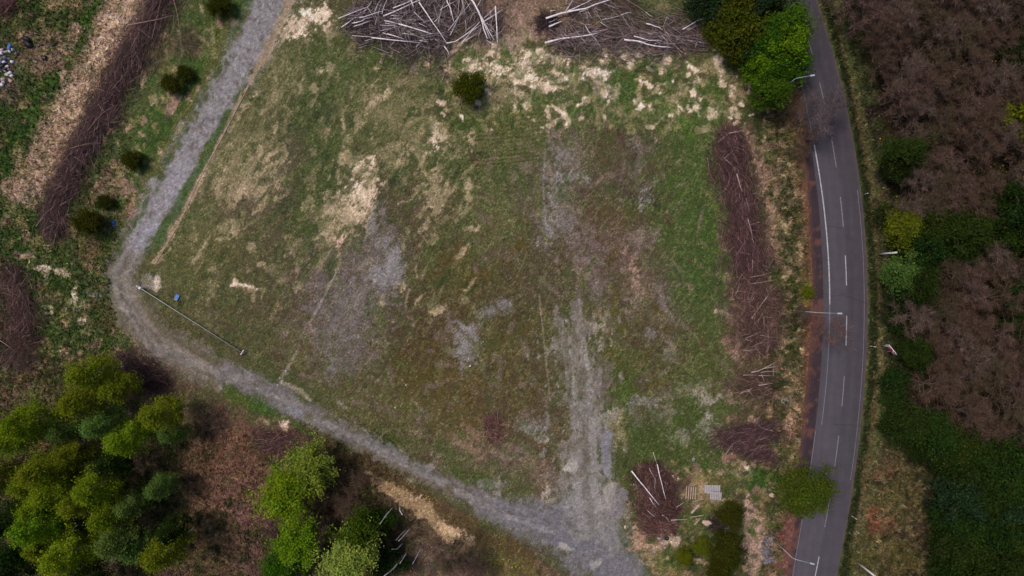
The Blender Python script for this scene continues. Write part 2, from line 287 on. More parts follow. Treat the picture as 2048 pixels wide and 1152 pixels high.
P_ = [ # small clear patches
 (530,345,26,30,20,STR,.75),(480,350,60,38,-30,TAN,.75),(440,320,32,60,35,TAN,.6),(520,300,25,40,30,TAN,.55),(500,380,40,20,0,STR,.5),(460,460,20,20,20,STR,.8),(570,170,40,25,0,TAN,.5),
 (600,50,30,22,-30,PAL,.55),(640,40,26,18,30,PAL,.7),(660,70,10,26,10,STR,.7),(600,70,14,10,0,PAL,.8),(615,30,10,8,0,PAL,.8),(570,130,40,30,30,TAN,.5),(665,140,12,14,0,STR,.6),(545,205,40,22,-40,TAN,.6),
 (870,283,13,20,10,PAL,.8),(905,298,30,20,20,STR,.6),(865,345,16,10,0,TAN,.6),(865,385,26,38,15,STR,.75),(775,310,30,25,20,TAN,.6),(800,320,12,30,30,STR,.7),(760,300,14,20,-30,TAN,.7),(830,300,25,15,0,TAN,.6),
 (720,380,26,50,22,PAL,.8),(690,435,45,38,0,STR,.75),(672,450,26,40,30,STR,.6),(740,360,16,40,10,STR,.7),(677,482,15,14,0,(196,160,146),.95),(674,520,6,30,8,STR,.7),(660,485,25,12,0,TAN,.4),
 (545,540,30,10,25,STR,.35),(490,572,26,4,10,PAL,.75),(505,585,5,18,0,STR,.6),(472,562,4,10,-20,PAL,.7),(590,490,6,14,20,STR,.5),(640,530,5,12,10,STR,.6),
 (784,522,22,40,-10,BLG,.8),(770,550,28,20,0,BLG,.75),(770,484,14,16,0,BLG,.7),(745,445,7,22,0,BLG,.7),(766,425,6,14,0,GRY,.6),(709,535,6,22,8,GRY,.7),(735,550,24,20,0,GRY,.5),(700,600,60,50,25,GRY,.4),(690,650,35,50,20,GRY,.4),
 (670,720,12,40,8,GRY,.6),(665,738,12,6,0,BLG,.6),(750,610,40,16,-10,GRY,.35),(650,620,30,30,0,GRY,.35),
 (930,690,28,42,0,GRY,.8),(935,705,18,26,0,BLG,.7),(985,618,28,12,-25,BLG,.65),(1000,610,18,16,0,GRY,.5),(925,660,16,10,0,BLG,.7),
 (1105,400,18,50,10,BLG,.7),(1115,440,35,35,0,GRY,.7),(1100,460,14,30,10,BLG,.65),(1125,310,30,30,15,GRY,.5),(1155,355,28,8,0,BLG,.75),(1122,360,26,5,0,BLG,.7),(1160,340,14,6,0,GRY,.7),(1110,340,12,50,12,GRY,.5),
 (1285,395,14,24,15,BLG,.7),(1278,345,10,40,5,GRY,.35),(1285,290,25,14,0,GRY,.5),(1262,385,30,30,0,(66,56,54),.6),
 (1180,520,26,22,20,GRY,.6),(1165,545,16,20,0,(150,128,120),.75),(1180,490,30,40,0,(110,94,92),.6),(1265,545,10,32,-15,(146,116,108),.8),(1275,575,20,14,0,PNK,.6),(1268,600,14,18,-40,(130,112,112),.8),(1330,605,14,36,-20,(118,104,106),.7),(1285,475,25,14,0,(122,106,100),.7),(1278,485,5,20,10,(128,112,106),.7),(1195,580,28,22,0,(116,102,104),.7),(1300,670,10,14,0,GRY,.6),
 (1195,632,16,8,10,(150,130,112),.6),(1190,652,22,6,15,(170,146,130),.7),(1165,565,7,12,0,(70,84,24),.9),(1340,710,14,20,0,GRY,.4),(1300,755,26,5,-15,GRY,.6),
 (1290,808,35,14,-5,(138,130,132),.7),(1285,835,16,22,10,(138,130,132),.65),(1320,830,30,12,-20,(130,122,118),.6),(1400,775,40,10,-5,(138,126,116),.6),(1415,800,28,12,0,(150,138,134),.75),(1418,835,12,12,0,(158,146,146),.75),(1425,860,14,26,0,(150,138,128),.75),(1370,865,30,10,-15,(150,140,138),.7),(1372,880,12,8,0,(158,146,138),.75),(1336,835,8,22,0,(140,126,112),.6),(1350,790,60,10,0,(120,110,96),.4),
 (1235,855,16,34,0,STR,.75),(1248,890,6,20,-10,TAN,.6),(1225,840,30,14,0,TAN,.5),
 (1448,500,16,20,0,(62,98,24),.9),(1455,545,12,20,0,(58,110,22),.95),(1450,420,22,80,0,(70,96,30),.5),(1378,240,22,22,0,(82,110,40),.7),(1340,220,25,18,0,(70,100,32),.6),(1448,370,16,24,0,(66,104,28),.7),
 (1452,625,14,8,20,PAL,.7),(1470,640,16,10,30,STR,.7),(1474,695,4,16,5,PAL,.9),(1458,500,14,8,0,STR,.7),(1462,440,6,50,0,STR,.55),
 (1075,858,20,8,0,BLG,.8),(1090,875,16,6,0,(160,150,150),.7),(1065,850,30,12,0,GRY,.4),(870,925,10,14,10,(150,132,122),.6),(950,880,40,26,0,(134,106,92),.6),(975,940,30,10,0,(112,98,76),.5),(1000,960,6,16,25,(150,140,136),.7),(980,970,40,8,-5,BLG,.55),(1094,985,8,10,0,(160,146,140),.7),(1030,905,25,18,0,(116,104,96),.6),(1100,1000,20,5,-30,(150,140,124),.6),
 (1550,1110,20,14,0,PNK,.5),
 # top edge of the field
 (960,160,55,12,-8,STR,.7),(1000,140,60,14,8,PAL,.8),(1055,120,40,14,10,PAL,.75),(950,135,40,10,-5,PAL,.6),(1060,158,40,8,-4,PAL,.85),(1090,170,40,9,6,PAL,.75),(1190,150,34,14,0,(222,200,188),.9),(1150,152,22,10,-20,PAL,.85),(1085,112,50,10,5,PAL,.7),(1160,132,10,10,0,PAL,.7),(1120,160,25,8,0,PAL,.7),
 (1100,105,60,12,0,STR,.5),(1215,112,24,14,0,PAL,.85),(1242,108,10,10,0,PAL,.8),(1265,100,14,20,0,STR,.7),(1040,190,18,14,0,PAL,.6),(1210,180,22,18,0,(150,134,128),.8),(1220,195,9,9,0,(160,146,140),.7),(1252,178,8,14,0,STR,.7),(1310,180,12,12,0,STR,.7),(1362,182,8,12,0,PAL,.7),(1390,192,10,10,0,PAL,.8),(1392,162,12,8,0,PAL,.6),(1425,228,12,8,-40,(214,196,186),.9),(1400,140,12,14,0,STR,.75),(1425,130,22,18,0,STR,.75),(1445,150,8,14,0,PAL,.75),(1480,185,18,22,0,PNK,.85),(1470,200,8,14,0,STR,.6),(1410,250,14,8,0,STR,.6),(1380,140,30,14,0,TAN,.5),(1350,200,30,20,0,TAN,.4),(1450,210,40,30,0,TAN,.35),(1270,220,50,14,0,TAN,.5),(1240,240,60,12,0,TAN,.4),(990,180,35,30,0,STR,.7),(985,205,40,20,0,TAN,.5),(940,215,30,8,20,TAN,.5),(890,150,30,20,0,(112,96,80),.7),(830,160,40,12,0,TAN,.5),
 (1180,108,18,14,0,BGR,.9),(1225,102,12,14,0,BGR,.9),(1290,112,36,24,0,(52,84,26),.9),(1222,125,10,20,0,BGR,.9),(1240,165,22,16,0,BGR,.9),(1240,200,22,14,0,BGR,.9),(1112,155,16,10,0,BGR,.6),(1270,185,14,20,0,(50,78,28),.8),(1360,120,40,16,0,(58,84,30),.7),(1150,140,12,10,0,BGR,.8),(1030,145,25,8,0,BGR,.8),(1140,100,6,10,0,BGR,.9),(930,122,26,10,0,(48,80,24),.9),(1050,200,40,12,0,(56,80,32),.8),(1110,115,20,10,0,BGR,.6),(1010,125,14,8,0,BGR,.7),(1340,150,40,16,0,(60,80,34),.6),
 (1100,20,150,60,0,(124,98,88),.85),(870,60,90,40,0,(112,84,72),.6),(1030,60,60,40,0,(128,104,94),.8),(700,110,25,10,0,TAN,.6),
 (1180,30,40,30,0,(110,90,50),.4),(1300,20,90,30,0,(56,70,34),.85),(1320,12,20,12,20,TAN,.7),(1350,50,60,30,0,(52,60,32),.8),(990,85,50,16,-10,(140,122,110),.8),(960,100,30,12,0,(140,122,110),.7),
]
for a in P_: blob(C, *a[:6], strength=a[6] * (.95 if a[5] in (BLG, GRY) else 1. if a[5] in (BGR, PAL) else .8), rough=.8, soft=.8, speck=.85, tex='F' if a[0] < 1000 and a[1] > 200 else ('V' if 1080 < a[0] < 1230 and a[1] > 560 else None))
# scattered small tufts, straw wisps and worn spots
for k in range(2900):
    X, Y = rng.uniform(330, 1470), rng.uniform(60, 1080)
    if X < 1024 and Y > 560 + (X - 250) * .62: continue
    q = rng.random(); a = rng.choice([20, 30, 60, -40, 90])
    left = X < 950 and Y < 620
    if left: cc = STR if q < .12 else (TAN if q < .3 else (GRN if q < .7 else (DGR if q < .86 else OLV))); a = rng.gauss(-58, 14)
    elif Y < 260: cc = PAL if q < .2 else (BGR if q < .55 else (TAN if q < .8 else KHK))
    elif Y > 420 and 560 < X < 1340 and Y < 860: cc = GRN if q < .12 else (OLV if q < .4 else ((104, 90, 82) if q < .62 else (BRN if q < .85 else OCH)))
    else: cc = GRN if q < .38 else (DGR if q < .5 else OLV if q < .7 else ((112, 98, 86) if q < .85 else BRN))
    blob(C, X, Y, rng.uniform(4, 26), rng.uniform(2, 7), a + rng.uniform(-20, 20), cc, strength=rng.uniform(.3, .75), rough=.7, soft=.8, speck=.8)
# wheel ruts and mower marks in the field
line(C, ((775,480,34),(730,580,58),(690,670,50),(672,730,24)), (102, 94, 92), strength=.5, rough=.6, soft=.8, speck=.8, tex='F')
line(C, ((790,520,18),(760,560,22)), (124, 120, 124), strength=.6, rough=.6, soft=.8, speck=.8, tex='F')
for pts, c, s in [(((618,648,2),(650,590,2.5),(672,545,2)),(140,132,132),.5),(((1078,590,1.5),(1088,680,2),(1100,800,1.5)),(128,116,98),.6),(((1105,590,1.5),(1114,700,1.5),(1125,820,1.5)),(96,90,70),.4),
                  (((1158,600,2),(1172,700,2),(1178,770,2)),(150,140,136),.6),(((1090,300,2),(1086,380,2),(1094,470,2)),(120,114,112),.5),(((560,760,3),(575,735,3),(595,700,2)),(134,124,110),.45),(((560,765,3),(600,780,6),(620,800,4)),(150,134,124),.6),
                  (((830,300,3),(850,345,3),(870,380,2)),(140,124,98),.4),(((1075,350,4),(1080,440,4)),(88,96,46),.5),(((880,860,2),(860,900,2)),(104,96,72),.4),(((1050,640,1.5),(1062,760,1.5)),(100,92,70),.35)]:
    line(C, pts, c, strength=s, rough=.3, soft=.5, speck=.4)
for k in range(26):                         # rows left by the mower near the top of the field
    y0 = 225 + k * 4.2; x0 = 960 + rng.uniform(-20, 20); x1 = 1100 + rng.uniform(-30, 10)
    line(C, ((x0, y0 + 6, 1.2), ((x0 + x1) / 2, y0, 1.2), (x1, y0 - 8, 1.2)), (104, 94, 58) if k % 2 else (54, 62, 30), strength=.4, rough=.4, soft=.6, speck=.5)
# left outside of the lane -------------------------------------
line(C, ((470,0,30),(400,120,28),(330,230,30),(270,330,24),(250,380,20)), (54, 76, 30), strength=.85)
line(C, ((450,0,14),(440,90,14),(380,220,14),(320,320,12),(275,440,14),(225,500,14)), (84, 84, 44), strength=.7)
line(C, ((265,-20,38),(225,60,45),(175,160,48),(130,240,52),(85,320,46),(50,385,36)), (154, 130, 116), strength=.92, rough=.6, speck=.45)
line(C, ((240,20,20),(190,130,25),(140,220,26),(110,290,22)), (178, 150, 130), strength=.5, speck=.85)
line(C, ((20,20,70),(110,60,60)), (66, 76, 40), strength=.8)
line(C, ((190,10,14),(150,90,18),(90,190,26),(40,280,24),(10,340,20)), (50, 78, 26), strength=.9)
line(C, ((150,62,12),(135,100,11),(125,160,5)), (150, 124, 108), strength=.9)
blob(C, 90, 110, 60, 45, 20, (126, 102, 90), strength=.85); blob(C, 75, 100, 30, 14, 0, (120, 96, 88), strength=.6)
blob(C, 10, 150, 30, 60, 0, (92, 78, 74), strength=.8)
blob(C, 15, 15, 22, 22, 0, (84, 58, 54), strength=.8); blob(C, 130, 5, 40, 14, 0, (130, 112, 84), strength=.6)
line(C, ((0,420,30),(60,440,24),(30,520,30),(60,560,30)), (52, 78, 26), strength=.8)
line(C, ((320,-10,30),(290,60,30),(240,150,28),(190,240,28),(150,320,26),(115,400,24),(105,480,20)), (86, 66, 58), strength=.75, rough=.5)
line(C, ((340,90,22),(300,120,20)), (96, 80, 60), strength=.7)
for a in [(345,205,14,24,10,PNK,.8),(440,45,8,10,0,PNK,.7),(410,80,30,10,10,TAN,.5),(230,370,40,30,0,(130,104,94),.85),(240,330,30,20,0,(120,96,84),.7),(290,240,6,10,0,PNK,.7),(310,200,8,10,0,STR,.6),(260,420,20,30,20,(130,98,84),.8),
          (175,500,28,30,0,(110,86,70),.8),(175,530,16,14,0,(150,122,104),.7),(50,512,22,10,0,(150,128,112),.8),(85,535,16,6,15,PAL,.85),(124,547,18,9,18,PAL,.95),(152,590,12,22,0,PAL,.95),(152,610,18,12,0,PAL,.9),(135,622,12,12,0,(180,156,138),.8),(165,642,10,8,0,PAL,.9),(172,662,12,7,0,PAL,.9),(140,640,8,10,0,STR,.7),(98,615,9,9,0,PAL,.7),(92,550,5,7,0,PAL,.8),(120,650,16,7,0,STR,.6),(98,708,9,7,0,PNK,.8),(145,722,22,14,0,(160,134,118),.8),(190,690,20,10,-20,PNK,.7),(15,440,14,14,0,PNK,.7),(45,460,10,22,0,(150,128,104),.7),(180,590,20,10,0,GRY,.6),(250,660,40,14,20,(90,82,50),.6),(300,695,12,8,0,(186,150,132),.85),(270,680,10,12,0,(130,108,92),.6),(215,640,30,30,0,(80,74,44),.7),(62,720,20,30,0,TAN,.6),(60,780,40,14,0,TAN,.5),(130,580,40,60,0,(56,80,28),.5),(110,680,60,40,0,(50,74,28),.7),(20,640,50,110,0,(78,58,54),.8),(25,560,35,40,0,(80,60,56),.8),(10,590,20,30,0,(36,50,24),.6),(0,700,20,30,0,(44,52,24),.7)]:
    blob(C, *a[:6], strength=a[6], rough=.6, soft=.3, speck=.7)
# south-west wood floor -----------------------------------------
for a in [(440,930,90,100,0,(108,78,66),.85),(430,870,50,40,0,(112,84,68),.7),(480,1010,60,60,0,(112,84,78),.7),(400,1060,60,50,0,(120,96,70),.7),(430,1090,60,40,0,(116,96,66),.6),(500,1080,50,60,0,(104,74,74),.7),(350,1100,30,20,0,(116,90,78),.6),
          (160,900,190,170,0,(62,70,36),.85),(240,1000,120,120,0,(56,62,34),.75),(90,1080,120,80,0,(50,60,30),.8),(300,900,60,80,0,(70,74,42),.6),(300,730,70,50,20,(88,66,62),.75),(380,800,30,40,0,(74,70,46),.6),(390,745,50,14,30,(110,92,64),.6),(520,815,30,20,30,(50,78,26),.85),(475,800,30,16,20,(70,84,34),.6),(555,880,45,28,10,(92,66,62),.9),(570,852,9,10,0,(200,170,156),.9),(530,845,20,7,20,(160,134,116),.7),
          (680,920,50,28,20,(62,58,38),.8),(680,905,30,30,0,(48,62,26),.6),(720,960,70,50,0,(74,58,42),.9),(700,1010,60,60,0,(72,62,44),.8),(740,985,18,20,0,(52,62,30),.7),(640,1080,120,70,0,(52,44,36),.8),(800,1080,70,60,0,(46,44,26),.8),(900,1110,80,50,0,(84,66,62),.85),(1000,1110,90,40,30,(92,84,44),.7),(1040,1090,60,20,30,(74,58,40),.5),(30,880,40,60,0,(88,76,50),.5)]:
    blob(C, *a[:6], strength=a[6], rough=.5, soft=.4, speck=.5)
line(C, ((640,880,10),(740,940,16),(860,1010,20),(960,1070,18),(1060,1110,18)), (82, 68, 44), strength=.8)
line(C, ((730,950,7),(790,985,13),(850,1020,15),(900,1075,13),(940,1085,10)), (148, 124, 96), strength=.85, speck=.8)
line(C, ((870,1050,8),(940,1075,9)), (176, 148, 120), strength=.7, speck=.8)
line(C, ((930,990,4),(1000,1010,4),(1060,1035,3)), (140, 112, 90), strength=.5, speck=.8)
for k in range(90):                         # dark tussocks on the litter
    blob(C, rng.gauss(430, 45), rng.gauss(1070, 40), rng.uniform(3, 7), rng.uniform(3, 7), 0, (42, 48, 26), strength=.8, rough=.4, soft=.4, speck=.3)
for k in range(60):
    blob(C, rng.uniform(60, 260), rng.uniform(560, 830), rng.uniform(3, 9), rng.uniform(3, 7), 0, (40, 62, 24) if k % 3 else (150, 126, 100), strength=.75, rough=.4, soft=.4, speck=.3)
# brush strip, verge and ditch ------------------------------------
line(C, ((1455,260,24),(1465,320,28),(1480,400,30),(1490,480,32),(1495,560,38),(1500,640,44),(1510,720,44),(1500,800,40),(1500,880,46)), (88, 68, 58), strength=.65, rough=.6)
line(C, ((1500,260,14),(1525,330,20),(1545,420,20),(1545,500,16)), (150, 122, 106), strength=.75, speck=.8)
line(C, ((1500,220,16),(1545,330,12),(1575,470,18),(1585,600,18),(1580,720,18)), (58, 68, 34), strength=.75, speck=.6)
line(C, ((1570,180,12),(1590,300,10),(1600,430,8),(1603,560,7)), (122, 100, 68), strength=.7, speck=.7)
for k in range(150):
    y = rng.uniform(200, 800); x = 1540 + 45 * sstep(180, 500, y) + rng.uniform(-22, 22)
    blob(C, x, y, rng.uniform(3, 8), rng.uniform(3, 7), 0, (170, 148, 118) if k % 2 else (44, 54, 28), strength=.7, rough=.4, soft=.4, speck=.3)
for a in [(1545,590,14,26,0,(156,122,112),.8),(1545,630,16,20,0,(150,118,106),.7),(1490,950,16,10,0,PAL,.8),(1492,945,8,12,0,PAL,.8),(1470,945,25,8,0,TAN,.6),(1590,820,10,18,0,(170,140,118),.8),(1580,850,12,22,0,(176,142,124),.85),(1572,800,10,10,0,(150,144,150),.7),(1580,770,16,40,0,(124,104,84),.6),(1570,960,14,14,0,(60,66,34),.6),
          (1520,960,40,20,0,(52,82,26),.85),(1400,960,60,20,0,(82,80,44),.6),(1420,1000,40,40,0,(112,98,62),.75),(1380,960,30,14,0,(150,124,96),.7),(1410,975,12,14,0,(150,118,92),.7),(1330,1000,50,60,20,(88,66,60),.85),(1290,1085,46,32,0,(160,128,112),.85),(1345,1085,20,14,0,(176,156,146),.7),(1330,1045,30,14,0,(132,106,96),.7),(1320,1130,70,20,20,(124,104,72),.6),(1380,1050,20,20,0,(124,104,80),.7),
          (1495,1010,14,20,0,(176,148,134),.8),(1510,1060,22,60,0,(160,132,118),.75),(1500,1110,22,30,0,(156,130,120),.7),(1530,1000,10,26,10,(110,94,70),.6),(1540,1100,14,26,0,(124,120,132),.8),(1420,1050,60,40,0,(66,76,34),.6),(1420,1120,80,26,0,(62,62,34),.7),(1380,1035,14,8,0,(60,86,30),.8),(1325,1120,40,16,30,(60,84,30),.6),
          (1245,1040,12,40,-10,(76,80,38),.7),(1255,960,16,30,0,(66,74,34),.8),(1330,870,90,60,0,(60,76,32),.5)]:
    blob(C, *a[:6], strength=a[6], rough=.55, soft=.3, speck=.65)
line(C, ((1598,190,12),(1606,260,14),(1607,330,10),(1613,420,9),(1618,520,7),(1620,620,9),(1618,720,10),(1612,820,7),(1604,900,7)), (108, 74, 60), strength=.85, rough=.35, soft=.4)
line(C, ((1585,1020,16),(1578,1060,22),(1568,1110,22),(1555,1170,24)), (110, 72, 68), strength=.92, rough=.35)
line(C, ((1655,0,10),(1680,100,9),(1700,190,9),(1722,300,9),(1737,420,10),(1748,560,10),(1750,680,10),(1744,800,12),(1730,900,14),(1706,1040,14),(1690,1152,14)), (44, 54, 26), strength=.95, rough=.3, soft=.3)
line(C, ((1672,40,4),(1700,150,5),(1725,270,5),(1746,380,5),(1758,500,7),(1763,620,6),(1762,720,6),(1752,820,8),(1738,920,6),(1722,1020,4),(1708,1100,3)), (106, 92, 66), strength=.65, rough=.7, soft=.7, speck=.8)
line(C, ((1752,400,5),(1766,560,5),(1768,700,5)), (40, 46, 24), strength=.7)
line(C, ((1785,430,18),(1790,560,18),(1790,700,18),(1785,800,14)), (36, 44, 22), strength=.8)
for a in [(1790,960,50,70,0,(80,74,46),.85),(1770,930,30,30,0,(86,74,54),.7),(1800,1010,50,40,0,(90,84,52),.7),(1760,1050,28,24,0,(116,70,56),.85),(1775,945,20,10,0,(118,76,60),.7),(1780,1110,60,40,0,(86,80,42),.8),(1830,1050,30,40,0,(84,70,52),.6),(1815,145,18,14,0,(52,66,30),.6),(1820,30,60,40,0,(78,56,48),.6),(1850,80,90,90,0,(80,58,50),.6),(1900,560,100,60,0,(82,58,54),.6),(1920,700,90,80,0,(84,62,56),.6),(1790,260,30,60,0,(76,58,42),.5),(1990,300,60,60,0,(50,50,28),.6),(1970,1000,90,150,0,(38,40,22),.8)]:
    blob(C, *a[:6], strength=a[6], rough=.5, soft=.4, speck=.5)
line(C, ((1876,985,3),(1868,1060,3),(1850,1152,3)), (34, 30, 26), strength=.9, rough=.2)
# mosaic of grass clumps, dead grass and bare spots on the rough ground
def mosaic(x0, x1, y0, y1, n, cols, s0, s1, cond=lambda X, Y: True, st=.8):
    for k in range(n):
        X, Y = rng.uniform(x0, x1), rng.uniform(y0, y1)
        if cond(X, Y): blob(C, X, Y, rng.uniform(s0, s1), rng.uniform(s0, s1) * .75, rng.uniform(0, 180), rng.choice(cols), strength=rng.uniform(.5, 1) * st, rough=.7, soft=.45, speck=.75, tex='B')
lx = lambda Y: np.interp(Y, [0,100,200,300,384,470,560,650,760], [500,455,405,350,305,250,205,240,350])
bandx = lambda Y: np.interp(Y, [0,60,160,240,320,385,420], [265,225,175,130,85,50,-100])
isg = lambda X, Y: X < lx(Y) - 4 and abs(X - bandx(Y)) > 48
mosaic(-10, 500, 0, 760, 900, [(40, 62, 26), (52, 78, 28), (50, 70, 32), (120, 108, 78), (92, 92, 52), (58, 84, 30)], 4, 15, isg)
mosaic(-10, 500, 0, 760, 260, [(150, 126, 108), (140, 120, 92), (112, 92, 78)], 3, 10, isg)
mosaic(0, 320, 0, 420, 330, [(188, 158, 134), (134, 110, 92), (170, 140, 120), (92, 88, 56), (76, 80, 42)], 6, 20, lambda X, Y: abs(X - bandx(Y)) < 52, .5)
mosaic(880, 1520, 92, 260, 420, [(56, 82, 30), (46, 66, 28), PAL, TAN, (120, 112, 76), (64, 84, 38)], 3, 11, lambda X, Y: Y > 100 + (X > 1420) * .6 * (X - 1420), .75)
mosaic(1245, 1565, 925, 1152, 420, [(50, 72, 28), (40, 52, 26), (150, 128, 108), (110, 98, 66), (66, 84, 34), (126, 104, 92)], 3, 11)
mosaic(1500, 1606, 230, 920, 620, [(42, 58, 28), (54, 68, 34), (122, 104, 84), (96, 80, 62), (36, 44, 24), (146, 124, 100)], 3, 10, lambda X, Y: X > 1480 + min(50, (Y - 200) * .2))
mosaic(0, 1100, 720, 1152, 900, [(56, 50, 34), (50, 62, 30), (112, 84, 70), (96, 82, 58), (120, 98, 72), (42, 46, 28)], 4, 13, lambda X, Y: Y > 690 + (X - 250) * .47 + 60, .6)
mosaic(1745, 1880, 850, 1152, 300, [(98, 90, 60), (54, 56, 32), (80, 68, 50), (116, 104, 76), (46, 52, 28)], 3, 9)
mosaic(1440, 1560, 250, 930, 420, [(116, 88, 78), (76, 58, 54), (64, 66, 38), (136, 110, 96)], 3, 10, lambda X, Y: True, .6)
mosaic(1740, 2060, -10, 930, 500, [(66, 50, 40), (40, 40, 26), (78, 58, 48), (36, 30, 27)], 5, 18, lambda X, Y: X > 1765, .6)
# gravel lanes -----------------------------------------------------
gm = np.zeros((NY, NX))
dummy = C
def gravel(pts, colr, **k):
    r = line(C, pts, colr, **k)
    if r is not None: sl, m = r; gm[sl] = np.maximum(gm[sl], m)
gravel(((1150,610,10),(1160,700,22),(1168,780,30),(1172,860,32)), (118, 112, 108), strength=.6, rough=.6, soft=.9, speck=.9, tex='V')
gravel(((1171,800,24),(1172,850,32),(1172,940,36),(1172,1000,42)), (122, 117, 114), strength=.85, rough=.45, soft=.7, speck=.85, tex='V')
gravel(((1120,640,10),(1130,720,14),(1145,800,14)), (116, 110, 104), strength=.5, rough=.5, soft=.8, speck=.9, tex='V')
gravel(((1210,870,12),(1213,920,12),(1214,945,8)), (122, 120, 130), strength=.8, rough=.3, soft=.3, speck=.5)
gravel(((1205,740,20),(1205,800,14)), (110, 96, 98), strength=.5, rough=.4, soft=.8, speck=.8, tex='V')
gravel(((575,-300,40),(545,0,38),(497,100,34),(440,200,30),(405,260,33),(378,300,33),(340,384,31),(315,420,31),(282,470,29),(262,505,24)), (130, 127, 130), strength=.97, rough=.2, soft=.45, speck=.4)
gravel(((262,500,22),(242,550,30),(246,590,30),(275,640,32),(320,690,34),(400,730,36),(440,745,30)), (106, 98, 90), strength=.85, rough=.3, soft=.4, speck=.5)
gravel(((440,742,18),(520,772,21),(560,792,22),(600,817,19),(640,840,18),(700,876,16),(760,902,16),(820,932,14),(880,964,15),(940,994,18),(1000,1024,26),(1060,1044,36)), (109, 104, 106), strength=.92, rough=.3, soft=.45, speck=.45)
gravel(((1000,1022,24),(1080,1040,38),(1150,1055,56),(1180,1080,62),(1215,1120,52),(1250,1180,48),(1300,1290,48),(1400,1600,48)), (108, 105, 111), strength=.97, rough=.3, soft=.4, speck=.35)
gravel(((1170,980,46),(1180,1020,52),(1190,1050,50)), (126, 122, 121), strength=.7, rough=.4, soft=.5, speck=.5)
for dx, cc_ in ((-20, (140, 136, 134)), (12, (138, 134, 132)), (-4, (96, 90, 82))):
    line(C, ((1160+dx,700,4),(1170+dx,800,6),(1172+dx,900,7),(1176+dx,990,8),(1190+dx,1060,6)), cc_, strength=.55, rough=.9, soft=.8, speck=.8, tex='V')
for k in range(320):
    Y = rng.uniform(620, 960); X = 1165 + rng.gauss(0, 34); blob(C, X, Y, rng.uniform(2, 5), rng.uniform(4, 14), rng.uniform(-8, 8), (92, 84, 66) if k % 2 else (128, 122, 118), strength=.5, rough=.7, soft=.8, speck=.8)
for off in (-11, 11):
    line(C, tuple((x_ + off * .9, y_ + off * .4, 5) for x_, y_ in ((560,-60),(497,100),(440,200),(378,300),(340,384),(282,470),(240,550),(246,600),(310,700),(440,745),(560,792),(640,840),(760,902),(880,964),(1000,1026),(1130,1075))), (140, 136, 138), strength=.4, rough=.6, soft=.8, speck=.6)
line(C, tuple((x_, y_, 4) for x_, y_ in ((280,470),(238,550),(246,600),(310,700),(440,745),(560,792),(640,840),(760,902),(880,964),(1000,1026))), (88, 82, 70), strength=.4, rough=.8, soft=.8, speck=.8)
laneX = lambda Y: float(np.interp(Y, [0,100,200,260,300,384,420,470,505], [545,497,440,405,378,340,315,282,262]))
for k in range(420):
    Y = rng.uniform(0, 500); X = laneX(Y); u = rng.uniform(-1, 1); hwid = 38 - .02 * Y
    if abs(u) < .7: blob(C, X + u * hwid, Y, rng.uniform(1.5, 4), rng.uniform(1.5, 5), 30, (92, 82, 78), strength=.5, rough=.4, soft=.6, speck=.7)
    else:
        u = math.copysign(.82 + .3 * rng.random(), u); blob(C, X + u * hwid, Y, rng.uniform(2, 6), rng.uniform(4, 12), 32, rng.choice([(66, 74, 42), (88, 82, 60), (60, 76, 36)]), strength=.75, rough=.5, soft=.5, speck=.7)
for k in range(260):
    q = rng.random(); a, b = ((262,520),(250,600),(330,700),(440,742),(560,792),(700,876),(880,964),(1000,1024),(1130,1050),(1200,1110)), 0
    i = min(8, int(q * 9)); f = q * 9 - i; X = a[i][0] * (1 - f) + a[i + 1][0] * f; Y = a[i][1] * (1 - f) + a[i + 1][1] * f; o_ = rng.gauss(0, 14)
    blob(C, X + o_ * .5, Y - o_, rng.uniform(3, 10), rng.uniform(1.5, 3.5), 30, rng.choice([(84, 80, 62), (136, 130, 126), (92, 84, 76)]), strength=.5, rough=.6, soft=.7, speck=.8)
for px_, py_, dx, dy in ((560,786,0,0),(640,840,0,0),(760,902,0,0),(880,964,0,0),(1000,1022,0,0),(1100,1050,0,0)):
    for k in range(7): blob(C, px_ + rng.uniform(-60, 60), py_ + rng.uniform(-40, 40), rng.uniform(5, 16), rng.uniform(2, 5), 30, rng.choice([(84, 80, 56), (136, 130, 126), (96, 88, 72)]), strength=.5, rough=.8, soft=.8, speck=.8)
gravel(((1225,975,12),(1215,1010,14)), (150, 142, 138), strength=.8, rough=.4, soft=.4, speck=.5)
gravel(((1240,990,14),(1235,1020,16)), (118, 112, 116), strength=.8, rough=.4, soft=.4, speck=.5)
line(C, ((250,560,10),(300,650,7),(360,700,9),(430,745,8)), (132, 122, 114), strength=.45, rough=.4)
line(C, ((280,600,5),(330,670,5),(440,730,5)), (88, 82, 58), strength=.6, rough=.4)
line(C, ((690,885,4),(760,918,4),(830,950,5),(900,985,5)), (100, 88, 66), strength=.55, rough=.6, speck=.8)
line(C, ((1110,1078,14),(1180,1090,16)), (100, 98, 108), strength=.6, rough=.4)
for a in [(1160,1075,20,9,0,(140,136,128),.45),(1130,1095,12,8,0,(164,158,152),.7),(1230,1095,10,10,30,(138,133,126),.5),(1190,1130,10,6,-30,(160,156,150),.6),(1140,935,12,12,0,(160,154,150),.7),(1150,1010,30,20,0,(130,126,126),.4),(380,300,8,12,20,(92,78,76),.5),(445,150,3,26,30,(88,78,76),.6),(400,250,5,26,40,(90,78,74),.6),(595,825,20,8,30,(128,130,142),.6),(350,360,26,60,32,(146,142,150),.5),(290,470,14,40,32,(150,148,160),.5),(655,838,14,6,0,(84,82,60),.7),(620,833,12,8,0,(88,86,60),.7)]:
    blob(C, *a[:6], strength=a[6], rough=.5, soft=.4, speck=.5)
